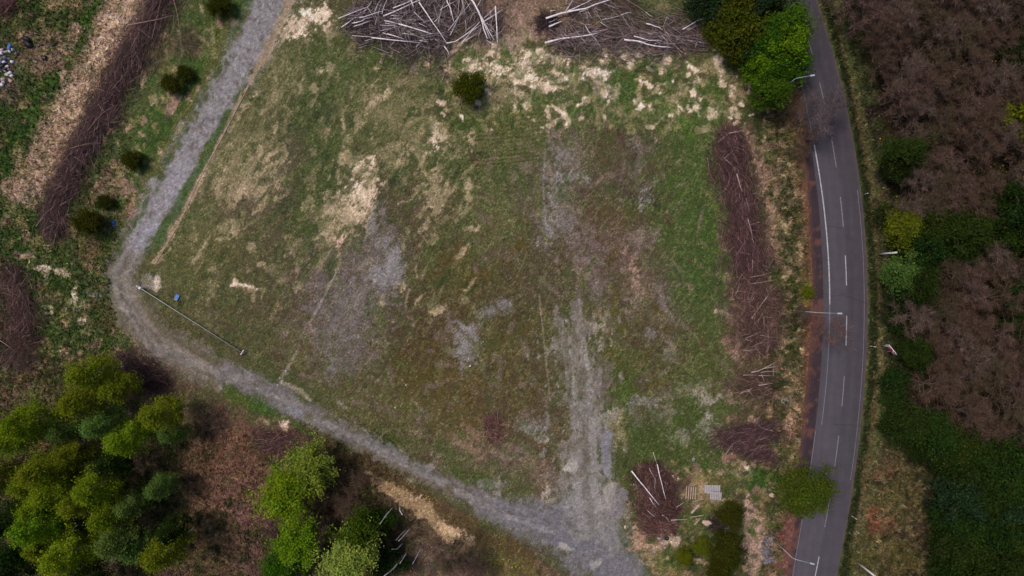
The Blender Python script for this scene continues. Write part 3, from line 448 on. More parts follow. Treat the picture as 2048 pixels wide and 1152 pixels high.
# bare kerb-like strip between lane and field
line(C, ((590,-20,9),(560,50,9),(520,125,7),(500,165,4),(465,225,3),(430,300,3),(395,365,5),(370,420,4),(345,465,5),(310,525,3)), (158, 134, 114), strength=.6, rough=.8, soft=.8, speck=.8)
line(C, ((455,225,8),(425,285,9),(395,340,8),(345,430,9),(310,490,9)), (54, 78, 30), strength=.8, rough=.4)
for a in [(296,560,14,18,0,(136,126,128),.7),(312,570,7,16,10,(176,160,150),.7),(293,560,8,8,0,(90,92,32),.6)]: blob(C, *a[:6], strength=a[6], rough=.5, soft=.3, speck=.6)
blob(C, 1613, 585, 11, 20, 0, (120, 124, 30), strength=.9, rough=.4, soft=.4, speck=.5)
blob(C, 1608, 610, 8, 14, 0, (128, 108, 56), strength=.7)
# fine variation: straw fibres, green flecks and dark gaps between them
veg = 1 - np.clip(gm, 0, 1)
nD = fbm(GX, GY, .42, 91, 2, .8); nE = fbm(GX * .35 + GY * .2, GY, .6, 97, 3, .7)
rw = np.random.default_rng(8); w1 = rw.normal(0, 1, GX.shape); w2 = rw.normal(0, 1, GX.shape); w3 = rw.normal(0, 1, GX.shape)
def mixc(C, m, T): m = m[..., None]; return C * (1 - m) + T * m
fi = uni(nF / nF.std() + .8 * w1 + .5 * nD / nD.std())
C = mixc(C, sstep(.62, .95, fi) * .42 * veg, C * 1.25 + lin((74, 66, 50)))            # dry stalks
C = mixc(C, sstep(.62, .95, uni(nD / nD.std() + .8 * w2 + .6 * nC / nC.std())) * .55 * veg, C * lin((157, 170, 134)) * 1.05)   # green tufts
C = mixc(C, sstep(.6, .98, uni(nD / nD.std() * .7 - nB / nB.std() * .4 + 1.0 * w3)) * .42 * veg, C * .45)          # gaps
C = mixc(C, sstep(.6, .95, uni(nC / nC.std() + w3)) * .2 * (1 - veg), C * .6)
C = mixc(C, sstep(.7, .95, uni(nD / nD.std() + w2 * 1.2)) * .2 * (1 - veg), C * 1.4)
C = C * np.exp(.17 * w1 + .10 * nD / nD.std())[..., None] * np.stack([1 + .03 * w2, 1 + .02 * w3, 1 - .03 * w2], -1)
inside = sstep(1500, 1450, PX)[None, :] * veg
C = C * (1.0 + .10 * inside)[..., None]
outv = sstep(92, 106, np.maximum(np.abs(GX), np.abs(GY) * 1.7))
C = mixc(C, outv * (1 - np.clip(gm, 0, 1)), np.broadcast_to(lin((64, 66, 42)), C.shape))
L_ = np.clip(C @ np.array([.3, .6, .1]), .004, 1); C = C * ((L_ / .066) ** (.2 * (.1 + .9 * veg)))[..., None]      # clearer difference between pale straw, grass and dark soil
C = np.clip(C, .004, .8)

# road edges as functions of the photo row
def curve(pts, deg=4):
    y = np.array([p[0] for p in pts], float); x = np.array([p[1] for p in pts], float); pc = np.polyfit((y - 576) / 576, x, deg)
    def f(Y):
        Y = np.asarray(Y, float); Yc = np.clip(Y, -60, 1210); t = (Yc - 576) / 576
        return np.polyval(pc, t) + (Y - Yc) * np.polyval(np.polyder(pc), t) / 576
    return f
roadL = curve([(0,1569),(150,1596),(260,1618),(384,1636),(451,1641),(501,1644),(584,1645),(684,1643),(768,1639),(811,1636),(885,1628),(925,1621),(1055,1599),(1152,1584)])
roadR = curve([(0,1631),(50,1653),(117,1669),(183,1686),(260,1703),(350,1717),(451,1729),(517,1733),(584,1735),(651,1735),(717,1733),(768,1730),(861,1721),(951,1709),(1015,1699),(1085,1686),(1152,1674)])
cenL = curve([(52,1608),(107,1624),(280,1663),(335,1673),(394,1680),(454,1687),(511,1690),(571,1693),(691,1692),(754,1688),(813,1684),(871,1677),(933,1669),(991,1660),(1054,1650),(1152,1630)])
edgL = curve([(160,1600),(207,1612),(267,1624),(383,1644),(444,1651),(501,1655),(567,1658),(634,1659),(701,1657),(751,1654),(831,1646),(930,1632),(1055,1608),(1152,1592)])
rl = roadL(PY)[:, None]; rr = roadR(PY)[:, None]
onroad = sstep(-34, -20, PX[None, :] - rl) * sstep(-6, 2, rr - PX[None, :])
# relief
dd = (PX[None, :] - rr) / S                # metres right of the road
Z = .10 * nA + .06 * nB
rgh = np.clip(sstep(1500, 1560, PX)[None, :] + sstep(820, 900, PY)[:, None] * sstep(900, 700, PX)[None, :] + sstep(300, 200, PX)[None, :], 0, 1)
Z += rgh * (.10 * nC + .14 * nB)
Z = Z * (1 - onroad) * (1 - .75 * np.clip(gm, 0, 1)) + .015 * nC * gm
Z += -.55 * np.exp(-((dd - 2.0) / .9) ** 2) + -.35 * np.exp(-((PX[None, :] - rl) / S + 8.2) ** 2 / 1.2) * sstep(200, 300, PY)[:, None]
Z -= .03 * onroad
far = np.maximum(np.abs(GX) - 110, np.abs(GY) - 70); Z += np.clip(far, 0, None) * .01
def zat(x, y):
    i = int(np.clip(np.searchsorted(gx, x), 1, NX - 1)); j = int(np.clip(np.searchsorted(gy, y), 1, NY - 1))
    return float(Z[j, i])
idx = np.arange(NX * NY).reshape(NY, NX)
Fq = np.stack([idx[:-1, :-1], idx[:-1, 1:], idx[1:, 1:], idx[1:, :-1]], -1).reshape(-1, 4)
V = np.stack([GX, GY, Z], -1).reshape(-1, 3)
g = obj('ground', mesh_np('ground', V, Fq, C.reshape(-1, 3), True), M['ground'], kind='structure')
gmf = (gm[:-1, :-1] + gm[1:, 1:] + gm[:-1, 1:] + gm[1:, :-1]).reshape(-1) / 4
def submesh(name, sel, mat):
    Fs = Fq[sel]; u, inv = np.unique(Fs.ravel(), return_inverse=True)
    v = V[u].copy(); v[:, 2] += .006
    return obj(name, mesh_np(name, v, inv.reshape(-1, 4), C.reshape(-1, 3)[u], True), mat, kind='structure')
submesh('gravel_track', gmf > .45, M['gravel'])

# ---------------------------------------------------------------- asphalt road
YS = np.concatenate([np.arange(-1400, -100, 100), np.arange(-100, 1260, 4), np.arange(1260, 2600, 100)]).astype(float)
def ribbon(name, xa, xb, ys, z, mat, n=1, colf=None, **k):
    xs = xa[:, None] + (xb - xa)[:, None] * np.linspace(0, 1, n + 1)[None, :]
    Yg = np.repeat(ys[:, None], n + 1, 1)
    v = np.stack([(xs - 1024) / S, (576 - Yg) / S, np.full(xs.shape, z)], -1).reshape(-1, 3)
    i = np.arange(len(ys) * (n + 1)).reshape(len(ys), n + 1)
    f = np.stack([i[1:, :-1], i[1:, 1:], i[:-1, 1:], i[:-1, :-1]], -1).reshape(-1, 4)
    col = colf(xs, Yg, np.linspace(0, 1, n + 1)[None, :]) .reshape(-1, 3) if colf else None
    return obj(name, mesh_np(name, v, f, col), mat, **k)
def road_col(xs, Yg, s):
    x = (xs - 1024) / S; y = (576 - Yg) / S
    b = lin((76, 72, 80))
    lane = 1 - .16 * sstep(.5, .58, s) + .10 * np.exp(-((s - .28) / .06) ** 2) + .06 * np.exp(-((s - .72) / .05) ** 2) + .06 * np.exp(-((s - .12) / .04) ** 2)
    t = lane * (1 + .10 * fbm(x * 3, y * .22, 1.2, 41) + .10 * fbm(x, y * .5, 6, 45) + .14 * sstep(600, 1100, Yg) - .12 * sstep(350, 100, Yg))
    edge = np.exp(-((1 - s) / .035) ** 2) * (.5 + fbm(x, y, 1, 47))
    c = b * t[..., None]; e = np.clip(edge, 0, .8)[..., None]
    return c * (1 - e) + lin((96, 78, 74)) * e
road = ribbon('asphalt_road', roadL(YS), roadR(YS), YS, .03, M['asphalt'], 34, road_col, kind='structure')
ysd = YS[(YS > 225)]
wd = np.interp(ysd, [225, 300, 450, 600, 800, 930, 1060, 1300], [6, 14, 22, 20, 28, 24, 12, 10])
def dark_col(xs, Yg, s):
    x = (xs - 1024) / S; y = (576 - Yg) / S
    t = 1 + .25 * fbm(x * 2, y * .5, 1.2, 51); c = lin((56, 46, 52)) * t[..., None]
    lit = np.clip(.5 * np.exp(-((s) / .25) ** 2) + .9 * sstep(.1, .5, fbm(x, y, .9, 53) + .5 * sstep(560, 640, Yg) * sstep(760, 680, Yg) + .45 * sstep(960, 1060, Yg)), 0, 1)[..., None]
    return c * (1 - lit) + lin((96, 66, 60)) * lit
ribbon('dark_road_strip', roadL(ysd) - wd, roadL(ysd) + .5, ysd, .018, M['asphalt'], 10, dark_col, kind='structure')  # strip darker than the asphalt along the left road edge
def mark(name, fn, y0, y1, hw, mat, z=.036, dx=0):
    ys = np.linspace(y0, y1, max(2, int((y1 - y0) / 5)))
    return ribbon(name, fn(ys) - hw + dx, fn(ys) + hw + dx, ys, z, mat, 1, None, parent=road)
y = 1113.
dashes = [(52,68),(77,107),(165,208),(280,335),(394,454),(511,571),(631,691),(752,813),(871,933),(991,1054),(1113,1172),(1232,1290),(-70,-15),(-190,-130)]
for a, b in dashes: mark('centre_dash', cenL, a, b, .9, M['paint'] if a in (511, 631, 1113) else M['paint_worn'])
mark('edge_line', edgL, 290, 610, 1.2, M['paint']); mark('edge_line', edgL, 610, 700, .8, M['paint_worn'])
mark('edge_line', edgL, 700, 850, .6, M['paint_worn']); mark('edge_line', edgL, 150, 290, .7, M['paint_worn'])
mark('edge_line', roadR, 380, 960, .45, M['paint_worn'], dx=-7)
mark('edge_line', roadL, 860, 1160, .5, M['paint_worn'], dx=1.5)
for y0, sl_, x0, x1 in [(452,4,1652,1686),(596,-8,1655,1690),(592,14,1690,1733),(992,3,1656,1684),(848,4,1668,1722),(250,6,1650,1690)]:
    xs = np.linspace(x0, x1, 14); yy = y0 + (xs - x0) / (x1 - x0) * sl_ + R.normal(0, .8, 14)
    top = np.stack([(xs - 1024) / S, (576 - yy + .35) / S, np.full(14, .035)], -1); bot = top.copy(); bot[:, 1] -= .07
    v = np.concatenate([top, bot]); f = np.array([[i, i + 14, i + 15, i + 1] for i in range(13)])
    obj('crack', mesh_np('crack', v, f), M['crack'], parent=road)

# ---------------------------------------------------------------- twigs, tubes, leaves
def prisms(P0, P1, r0, r1, n=3):
    P0 = np.asarray(P0, float); P1 = np.asarray(P1, float); N = len(P0)
    r0 = np.broadcast_to(r0, (N,)); r1 = np.broadcast_to(r1, (N,))
    d = P1 - P0; d /= np.linalg.norm(d, axis=1, keepdims=True) + 1e-9
    up = np.where(np.abs(d[:, 2:3]) > .9, np.array([[1., 0, 0]]), np.array([[0, 0, 1.]]))
    a = np.cross(d, up); a /= np.linalg.norm(a, axis=1, keepdims=True) + 1e-9; b = np.cross(d, a)
    th = np.arange(n) * 2 * PI / n + .3
    ring = a[:, None, :] * np.cos(th)[None, :, None] + b[:, None, :] * np.sin(th)[None, :, None]
    V = np.concatenate([P0[:, None] + ring * r0[:, None, None], P1[:, None] + ring * r1[:, None, None]], 1).reshape(-1, 3)
    o = (np.arange(N) * 2 * n)[:, None, None]; i = np.arange(n); j = (i + 1) % n
    F = np.stack([i, j, j + n, i + n], -1)[None] + o
    return V, F.reshape(-1, 4)
def tube(pts, rad, n=7):
    """one continuous tapered tube with end caps"""
    P = np.asarray(pts, float); k = len(P); rad = np.broadcast_to(rad, (k,))
    T = np.gradient(P, axis=0); T /= np.linalg.norm(T, axis=1, keepdims=True)
    V = []; up = np.array([0, 0, 1.]) if abs(T[0, 2]) < .9 else np.array([1., 0, 0])
    for i in range(k):
        a = np.cross(T[i], up); a /= np.linalg.norm(a); b = np.cross(T[i], a)
        for t in range(n): q = 2 * PI * t / n; V.append(P[i] + rad[i] * (a * math.cos(q) + b * math.sin(q)))
    V += [P[0], P[-1]]; F = []
    for i in range(k - 1):
        for t in range(n): u = (t + 1) % n; F.append((i * n + t, i * n + u, (i + 1) * n + u, (i + 1) * n + t))
    c0, c1 = k * n, k * n + 1
    for t in range(0, n): u = (t + 1) % n; F.append((c0, u, t, c0)); F.append((c1, (k - 1) * n + t, (k - 1) * n + u, c1))
    bm = bmesh.new(); vs = [bm.verts.new(v) for v in V]
    for f in F:
        f = list(dict.fromkeys(f)); bm.faces.new([vs[q] for q in f])
    me = bpy.data.meshes.new('tube'); bm.to_mesh(me); bm.free()
    me.polygons.foreach_set('use_smooth', [True] * len(me.polygons))
    return me
def leaves(Cn, size, up=.4, seed=1, jit=.3):
    r = np.random.default_rng(seed); N = len(Cn)
    nrm = r.normal(size=(N, 3)); nrm[:, 2] = np.abs(nrm[:, 2]) + up; nrm /= np.linalg.norm(nrm, axis=1, keepdims=True)
    t = r.normal(size=(N, 3)); a = np.cross(nrm, t); a /= np.linalg.norm(a, axis=1, keepdims=True); b = np.cross(nrm, a)
    s = size * (1 + jit * r.normal(size=N)).clip(.4, 2)[:, None]
    q = np.stack([Cn - a * s, Cn - b * s * .55 + nrm * s * .12, Cn + a * s, Cn + b * s * .55 - nrm * s * .1], 1).reshape(-1, 3)
    F = np.arange(N * 4).reshape(N, 4)
    return q, F
def limb_tree(h, cb, rad, nl, seed, droop=0., wob=.25, tr=.16, shape='oval', sub=6):
    """trunk and limbs as arrays; returns segments and the outer tips"""
    r = np.random.default_rng(seed)
    k = 8; zs = np.linspace(0, h * .97, k); tx = np.cumsum(r.normal(0, wob, k)) * .5; ty = np.cumsum(r.normal(0, wob, k)) * .5
    tx[0] = ty[0] = 0
    P = np.stack([tx, ty, zs], -1); rr_ = tr * (1 - zs / h * .85)
    seg = [(P[i], P[i + 1], rr_[i], rr_[i + 1]) for i in range(k - 1)]; tips = []; lseg = []
    for i in range(nl):
        f = (i + r.random()) / nl; z0 = cb + (h - cb) * .92 * f
        b0 = np.array([np.interp(z0, zs, tx), np.interp(z0, zs, ty), z0])
        if shape == 'cone': R_ = rad * (1 - f) ** .8 + .15
        elif shape == 'oval': R_ = rad * (math.sin(PI * min(1, .18 + .8 * f)) ** .7)
        else: R_ = rad * (math.sqrt(max(0.02, 1 - (f * 1.0) ** 2)))
        a = i * 2.4 + r.normal(0, .4); R_ *= r.uniform(.75, 1.12)
        rise = (.15 if shape == 'cone' else .55) * R_ - droop * R_
        e = b0 + np.array([math.cos(a) * R_, math.sin(a) * R_, rise])
        mid = (b0 + e) / 2 + np.array([0, 0, .18 * R_]) + r.normal(0, .08, 3) * R_
        r0 = max(.02, tr * .45 * (1 - f * .6)); lseg += [(b0, mid, r0, r0 * .6), (mid, e, r0 * .6, .012)]
        for s in range(sub):
            t = r.uniform(.3, 1); p = b0 + (mid - b0) * min(1, t * 2) if t < .5 else mid + (e - mid) * (t - .5) * 2
            dv = (e - b0); dv = dv / (np.linalg.norm(dv) + 1e-6) * .7 + r.normal(0, .55, 3); dv[2] += .1 - droop
            L = R_ * r.uniform(.22, .5) ; q = p + dv * L
            lseg.append((p, q, r0 * .35, .01)); tips.append(q); tips.append((p + q) / 2)
        tips.append(e)
    tips.append(P[-1] + [0, 0, .2])
    return seg, lseg, np.array(tips)
def segmesh(name, seg, n=3, col=None):
    A = np.array([s[0] for s in seg]); B = np.array([s[1] for s in seg]); a = np.array([s[2] for s in seg]); b = np.array([s[3] for s in seg])
    V, F = prisms(A, B, a, b, n)
    if col is not None:
        c = np.repeat(col, 2 * n, 0)
        return mesh_np(name, V, F, c, True)
    return mesh_np(name, V, F, None, True)
def tree_proto(name, h, cb, rad, nl, seed, leafmat, bark, per=14, size=.17, spread=.5, **k):
    seg, ls, tips = limb_tree(h, cb, rad, nl, seed, **k)
    r = np.random.default_rng(seed + 100)
    keep = r.random(len(tips)) < .93; tp = tips[keep]
    Cn = (tp[:, None, :] + r.normal(0, spread, (len(tp), per, 3)) * np.array([1, 1, .75])).reshape(-1, 3)
    Cn[:, 2] = np.maximum(Cn[:, 2], .25)
    V, F = leaves(Cn, size, .5, seed)
    cl = np.repeat(r.uniform(.74, 1.26, len(tp)), per) * r.uniform(.75, 1.25, len(Cn))
    yl = np.repeat(r.uniform(.85, 1.15, len(tp)), per)
    col = np.stack([cl * yl, cl, cl * .9 / yl], -1)
    crown = mesh_np('crown', V, F, np.repeat(col, 4, 0))
    trunk = segmesh('trunk', seg + ls, 5, np.array([lin((215, 205, 208))] * len(seg) + [lin((104, 88, 70))] * len(ls)) if bark is M['birch'] else None)
    if bark is M['birch']: bark = M['birchtree']
    return dict(name=name, crown=crown, trunk=trunk, lm=leafmat, bark=bark, h=h, kc=(cb + h) / 2 / 1.0, made=False)
def put_tree(p, X, Y, label, cat='tree', group=None, sc=1., hs=1., at='crown', leafmat=None, rz=None):
    """X, Y: where the photo shows the middle of the crown (or the foot when at='base')"""
    hc = p['kc'] * sc * hs if at == 'crown' else 0
    x, y = WH(X, Y, hc); z = zat(x, y)
    o = empty(p['name'], (x, y, z - .05), rng.uniform(0, 6.28) if rz is None else rz, label=label, cat=cat, group=group)
    o.scale = (sc, sc, sc * hs)
    c = obj('crown', p['crown'], None, o); t = obj('trunk', p['trunk'], None, o)
    if not p['made']: p['crown'].materials.append(p['lm']); p['trunk'].materials.append(p['bark']); p['made'] = True
    if leafmat is not None:
        c.material_slots[0].link = 'OBJECT'; c.material_slots[0].material = leafmat
    return o
LB = mat_leaf('fresh_green_leaf', lin((112, 132, 30)), .1, hshift=.008); LO = mat_leaf('olive_leaf', lin((114, 126, 32)), .1, hshift=.008)
LG = mat_leaf('grey_green_leaf', lin((98, 122, 60)), .15); LP = mat_leaf('pale_green_leaf', lin((136, 160, 76)), .1)
LD = mat_leaf('dark_green_leaf', lin((42, 60, 26)), .15); LMR = mat_leaf('muted_green_leaf', lin((50, 68, 28)), .15); LY = mat_leaf('yellow_green_leaf', lin((104, 112, 30)), .1, hshift=.008)
LC = mat_leaf('conifer_needles', lin((70, 76, 20)), .12, .15); LCD = mat_leaf('dark_conifer_needles', lin((58, 62, 20)), .12, .15); LM = mat_leaf('mid_green_leaf', lin((70, 100, 28)), .2)
LBL = mat_leaf('deep_bluish_needles', lin((38, 56, 36)), .12, .15); LBR = mat_leaf('bright_green_leaf', lin((116, 142, 32)), .1)
LF = mat_leaf('fine_olive_leaf', lin((78, 92, 30)), .1)
birch = [tree_proto('birch_tree', 16.5, 4.2, 2.5, 38, 200 + i, LB, M['birch'], per=17, size=.14, spread=.42, droop=.3, tr=.11, sub=6) for i in range(3)]
broad = [tree_proto('broadleaf_tree', 12, 3.2, 4.6, 34, 220 + i, LB, M['bark'], per=17, size=.2, spread=.55, tr=.2, shape='dome', sub=8) for i in range(2)]
greens = [tree_proto('green_tree', 11, 2.5, 3.2, 26, 240 + i, LD, M['bark'], per=16, size=.19, spread=.5, tr=.14, shape='oval', sub=6) for i in range(3)]
conif = [tree_proto('conifer_bush', 3.9, .2, 2.45, 40, 260 + i, LC, M['bark'], per=18, size=.12, spread=.3, tr=.08, shape='dome', sub=6) for i in range(2)]
shrub = [tree_proto('shrub', 2.6, .3, 1.7, 20, 280 + i, LM, M['bark'], per=12, size=.12, spread=.3, tr=.05, shape='dome', sub=4) for i in range(2)]

# birch grove, bottom left
GROVE = [ # X, Y, scale, leaf, label
 (185,745,.95,LO,'olive yellow birch at the very top of the grove beside the dark brush heap'),
 (165,800,1.0,LO,'large yellow-green birch crown at the upper left shoulder of the grove'),
 (235,775,.85,LO,'olive birch at the top of the grove, just right of its topmost crown'),
 (60,850,1.1,LB,'bright green birch at the left with a pale bare trunk showing beside it'),
 (25,880,.95,LB,'bright green birch cut by the left edge of the photo'),
 (130,860,.75,LG,'small grey-green tree between the left birch and the upper birches'),
 (205,845,.85,LG,'grey-green birch in the upper middle of the grove'),
 (250,880,.9,LBR,'vivid green birch standing out at the middle right of the grove'),
 (322,826,.95,LO,'olive birch at the upper right corner of the grove with a white trunk crossing it'),
 (345,868,.7,LG,'small grey-green tree below the upper right olive birch'),
 (95,935,1.05,LO,'yellow-olive birch at the left middle of the grove'),
 (60,965,.9,LO,'yellow-tipped birch at the far left middle of the grove'),
 (150,915,.85,LY,'thin yellowish birch in the middle left of the grove'),
 (110,985,1.0,LB,'bright green birch left of the grove centre'),
 (200,970,1.05,LB,'bright green birch in the centre of the grove with two thin white trunks'),
 (165,1005,.9,LO,'olive birch just below the grove centre'),
 (85,1010,.9,LB,'green birch low on the left side of the grove'),
 (80,1050,1.05,LBR,'vivid green birch at the lower left of the grove'),
 (215,1030,.9,LB,'green birch right of the lower grove centre'),
 (265,1010,.75,LG,'grey-green tree at the right edge of the grove centre'),
 (90,1085,.9,LO,'olive green birch near the lower left corner'),
 (140,1112,1.1,LBR,'broad vivid green birch at the bottom of the grove'),
 (235,1080,.95,LG,'grey-green tree at the bottom right of the grove'),
 (275,1095,.85,LG,'second grey-green tree at the bottom right of the grove'),
 (330,1098,1.0,LO,'olive birch at the lower right of the grove with a pale trunk over its crown'),
 (320,975,.7,LG,'lone small grey-green tree right of the grove'),
 (15,1040,1.0,LD,'dark green tree at the left edge below the yellow-tipped birch'),
 (35,1100,1.0,LD,'dark green tree in the bottom left corner of the photo'),
 (225,925,.8,LD,'dark green tree in the shaded middle of the grove'),
 (345,1060,.75,LD,'dark olive tree just above the lower right birch'),
 (5,1150,1.1,LD,'dark green tree cut by the bottom left corner'),
 (160,1165,1.0,LD,'dark green tree cut by the bottom edge below the grove'),
 (-30,960,1.1,LO,'olive birch mostly outside the left edge'),
]
for i, (X, Y, s, lm, lb) in enumerate(GROVE):
    put_tree(birch[i % 3], X, Y, lb, 'tree', 'birches of the bottom left grove', s * .95, rng.uniform(.9, 1.05), leafmat=lm)
# broad trees bottom centre
put_tree(broad[0], 580, 985, 'largest bright green tree, left of the bend of lower lane', 'tree', 'broadleaf trees below the lane', .9, leafmat=LBR)
put_tree(broad[1], 618, 935, 'lighter green tree overlapping the top right of the largest green tree', 'tree', 'broadleaf trees below the lane', .8, leafmat=mat_leaf('light_green_leaf', lin((122, 146, 60)), .05))
put_tree(broad[1], 600, 1085, 'bright green tree below the largest green tree', 'tree', 'broadleaf trees below the lane', .78, leafmat=LBR)
put_tree(broad[0], 560, 1135, 'green tree cut by the bottom edge left of the pale crowned tree', 'tree', 'broadleaf trees below the lane', .6, leafmat=LM)
put_tree(broad[0], 705, 1118, 'pale silvery green tree at the bottom edge', 'tree', 'broadleaf trees below the lane', .9, leafmat=LP)
put_tree(greens[0], 715, 1062, 'mid green tree just above the pale silvery green tree', 'tree', 'broadleaf trees below the lane', .95, leafmat=LM)
put_tree(shrub[0], 772, 1040, 'small green shrub beside the bent white dead stem', 'shrub', None, 1.0, leafmat=LM)
put_tree(shrub[1], 735, 1035, 'low green shrub left of the bent white dead stem', 'shrub', None, 1.1, leafmat=LM)
put_tree(shrub[0], 1612, 583, 'small yellow-green shrub at the left edge of the road above the middle street lamp', 'shrub', None, .6, leafmat=LY)
for X, Y, s_, lb in [(1775,430,1.1,'low dark green shrub right of the upper straight of the road'),(1790,600,1.3,'low dark green shrub below the grey-green trees right of the road'),(1795,650,1.2,'low dark green shrub above the striped sign'),(1790,760,1.3,'low dark green shrub below the striped sign'),(1785,800,1.2,'lowest dark green shrub between sign and bottom right wood')]:
    put_tree(shrub[0], X, Y, lb, 'shrub', 'low dark shrubs right of the road', s_, leafmat=LD)
put_tree(shrub[1], 785, 1120, 'dark green shrub between the white dead stems at the bottom edge', 'shrub', None, 1.6, leafmat=LD)
# trees by the road, top
LMT = mat_leaf('roadside_green_leaf', lin((92, 126, 26)), .08, hshift=.008)
TOP = [(1475,40,conif[0],2.0,LC,'tall yellow-green conifer at the top left of the roadside trees'),(1462,70,conif[1],1.6,LC,'yellow-green conifer bush at the left edge of the roadside trees'),
 (1500,85,conif[0],1.6,LC,'yellow-green conifer touching the bright green roadside trees'),(1485,15,conif[1],1.7,LC,'yellow-green conifer at the top edge of the photo'),
 (1428,8,conif[1],1.7,LBL,'deep bluish green conifer in the top left of the roadside trees'),(1528,12,greens[1],.9,LBL,'dark bluish green tree at the top edge right of the conifers'),(1545,-8,greens[2],.9,LD,'dark green tree cut by the top edge beside the road'),
 (1575,55,greens[0],1.0,LM,'mid green tree leaning over the road near the top edge'),(1582,95,greens[1],1.0,LMT,'bright green tree overhanging the road beside the upper street lamp'),(1590,135,greens[2],.75,LM,'lowest green tree overhanging the road above the bare tree'),
 (1525,140,greens[1],.75,LMT,'vivid yellowish green tree in the middle of the roadside trees'),(1535,95,greens[2],.85,LM,'green tree in the middle of the roadside trees'),(1545,185,greens[0],.85,LM,'green tree at the lower end of the roadside trees'),(1512,112,greens[0],.7,LD,'dark green tree below the conifers beside the ditch'),
 (1555,148,greens[2],.8,LM,'green tree between the vivid one and the road edge')]
for X, Y, p, s, lm, lb in TOP: put_tree(p, X - (8 if X > 1510 else 0), Y, lb, 'tree', 'trees beside the road at the top', s, leafmat=lm)
put_tree(broad[0], 1607, 983, 'round olive green tree overhanging the left side of the road', 'tree', None, .86, leafmat=LF)
# conifer bushes
for X, Y, s, lb, p in [(940,172,1.18,'round dark conifer bush alone at the top of the field',0),(440,12,1.0,'dark conifer bush at the top edge left of the gravel lane',1),(374,148,.7,'smaller dark conifer bush right of the pair below the long brush pile',0),(343,170,.85,'left dark conifer bush of the pair below the long brush pile',1),
                    (268,318,.85,'dark conifer bush left of the middle of the upper gravel lane',0),(180,444,1.15,'large dark conifer bush by the end of the long brush pile and blue bag',1),(214,404,.65,'small dark conifer bush just above the large one by the blue bag',0),
                    (1450,1098,1.3,'largest dark conifer at the bottom edge below the pallets',1),(1462,1030,1.0,'dark conifer just below the grey pallet stack',0),(1440,1135,1.0,'dark conifer cut by the bottom edge below the pallets',0),(1368,1112,.65,'small yellowish conifer bush left of the large dark conifers at the bottom',1),(1404,1092,.7,'dark green bush between the small yellowish conifer and the largest dark conifer',0)]:
    put_tree(conif[p], X, Y, lb, 'conifer', 'dark conifer bushes', s * (.74 if X < 500 else .84), leafmat=LY if 'yellowish' in lb else (LCD if Y > 1000 or X < 500 else None))
# wood on the right: green trees
RG = [(1808,455,.9,LY),(1850,465,1.0,LMR),(1895,460,.95,LMR),(1932,465,.95,LMR),(1845,500,.9,LD),(1885,500,.8,LD),(1920,495,.75,LD),(1990,470,.95,LMR),(2025,430,1.1,LD),(2045,480,.9,LMR),(2015,400,.9,LD),
 (1800,550,.85,LG),(1835,565,.9,LD),(1815,590,.7,LD),(2042,600,.9,LD),(2030,645,.8,LMR),(1828,704,.7,LMR),(1838,725,.6,LD),(1800,305,.85,LMR),(1795,340,.6,LD),(2040,245,.95,LY),(2045,100,.9,LD),
 (1795,855,.8,LD),(1830,845,.9,LMR),(1865,870,.95,LMR),(1900,890,1.0,LMR),(1935,900,.9,LMR),(1970,905,.9,LD),(2005,920,1.0,LMR),(2040,930,1.0,LD),(1840,895,.7,LD),(1910,935,.9,LD),(1950,950,1.0,LD),(1990,965,1.0,LMR),(2030,980,1.0,LD),
 (1915,990,1.0,LBL),(1955,1000,1.0,LD),(2000,1015,1.1,LBL),(2042,1035,1.0,LD),(1900,1040,.9,LD),(1935,1050,1.0,LMR),(1975,1060,1.0,LD),(2015,1075,1.0,LMR),(1905,1090,.95,LD),(1945,1105,1.0,LMR),(1990,1115,1.1,LD),(2035,1120,1.0,LD),(1895,1135,.9,LD),(1930,1155,1.0,LMR),(1975,1165,1.0,LD),(2030,1165,1.0,LMR)]
def zone(Y): return 'above the white pole' if Y < 508 else ('between the white pole and the striped sign' if Y < 700 else ('below the striped sign' if Y < 930 else 'in the bottom right corner'))
for i, (X, Y, s, lm) in enumerate(RG):
    cn = {LMR: 'mid green', LD: 'dark green', LY: 'yellowish green', LG: 'grey-green', LBL: 'deep bluish green'}[lm]
    put_tree(greens[i % 3], X, Y, '%s tree of the right wood %s' % (cn, zone(Y)), 'tree', '%s trees of the right wood %s' % (cn, zone(Y)), s, rng.uniform(.85, 1.05), leafmat=lm)

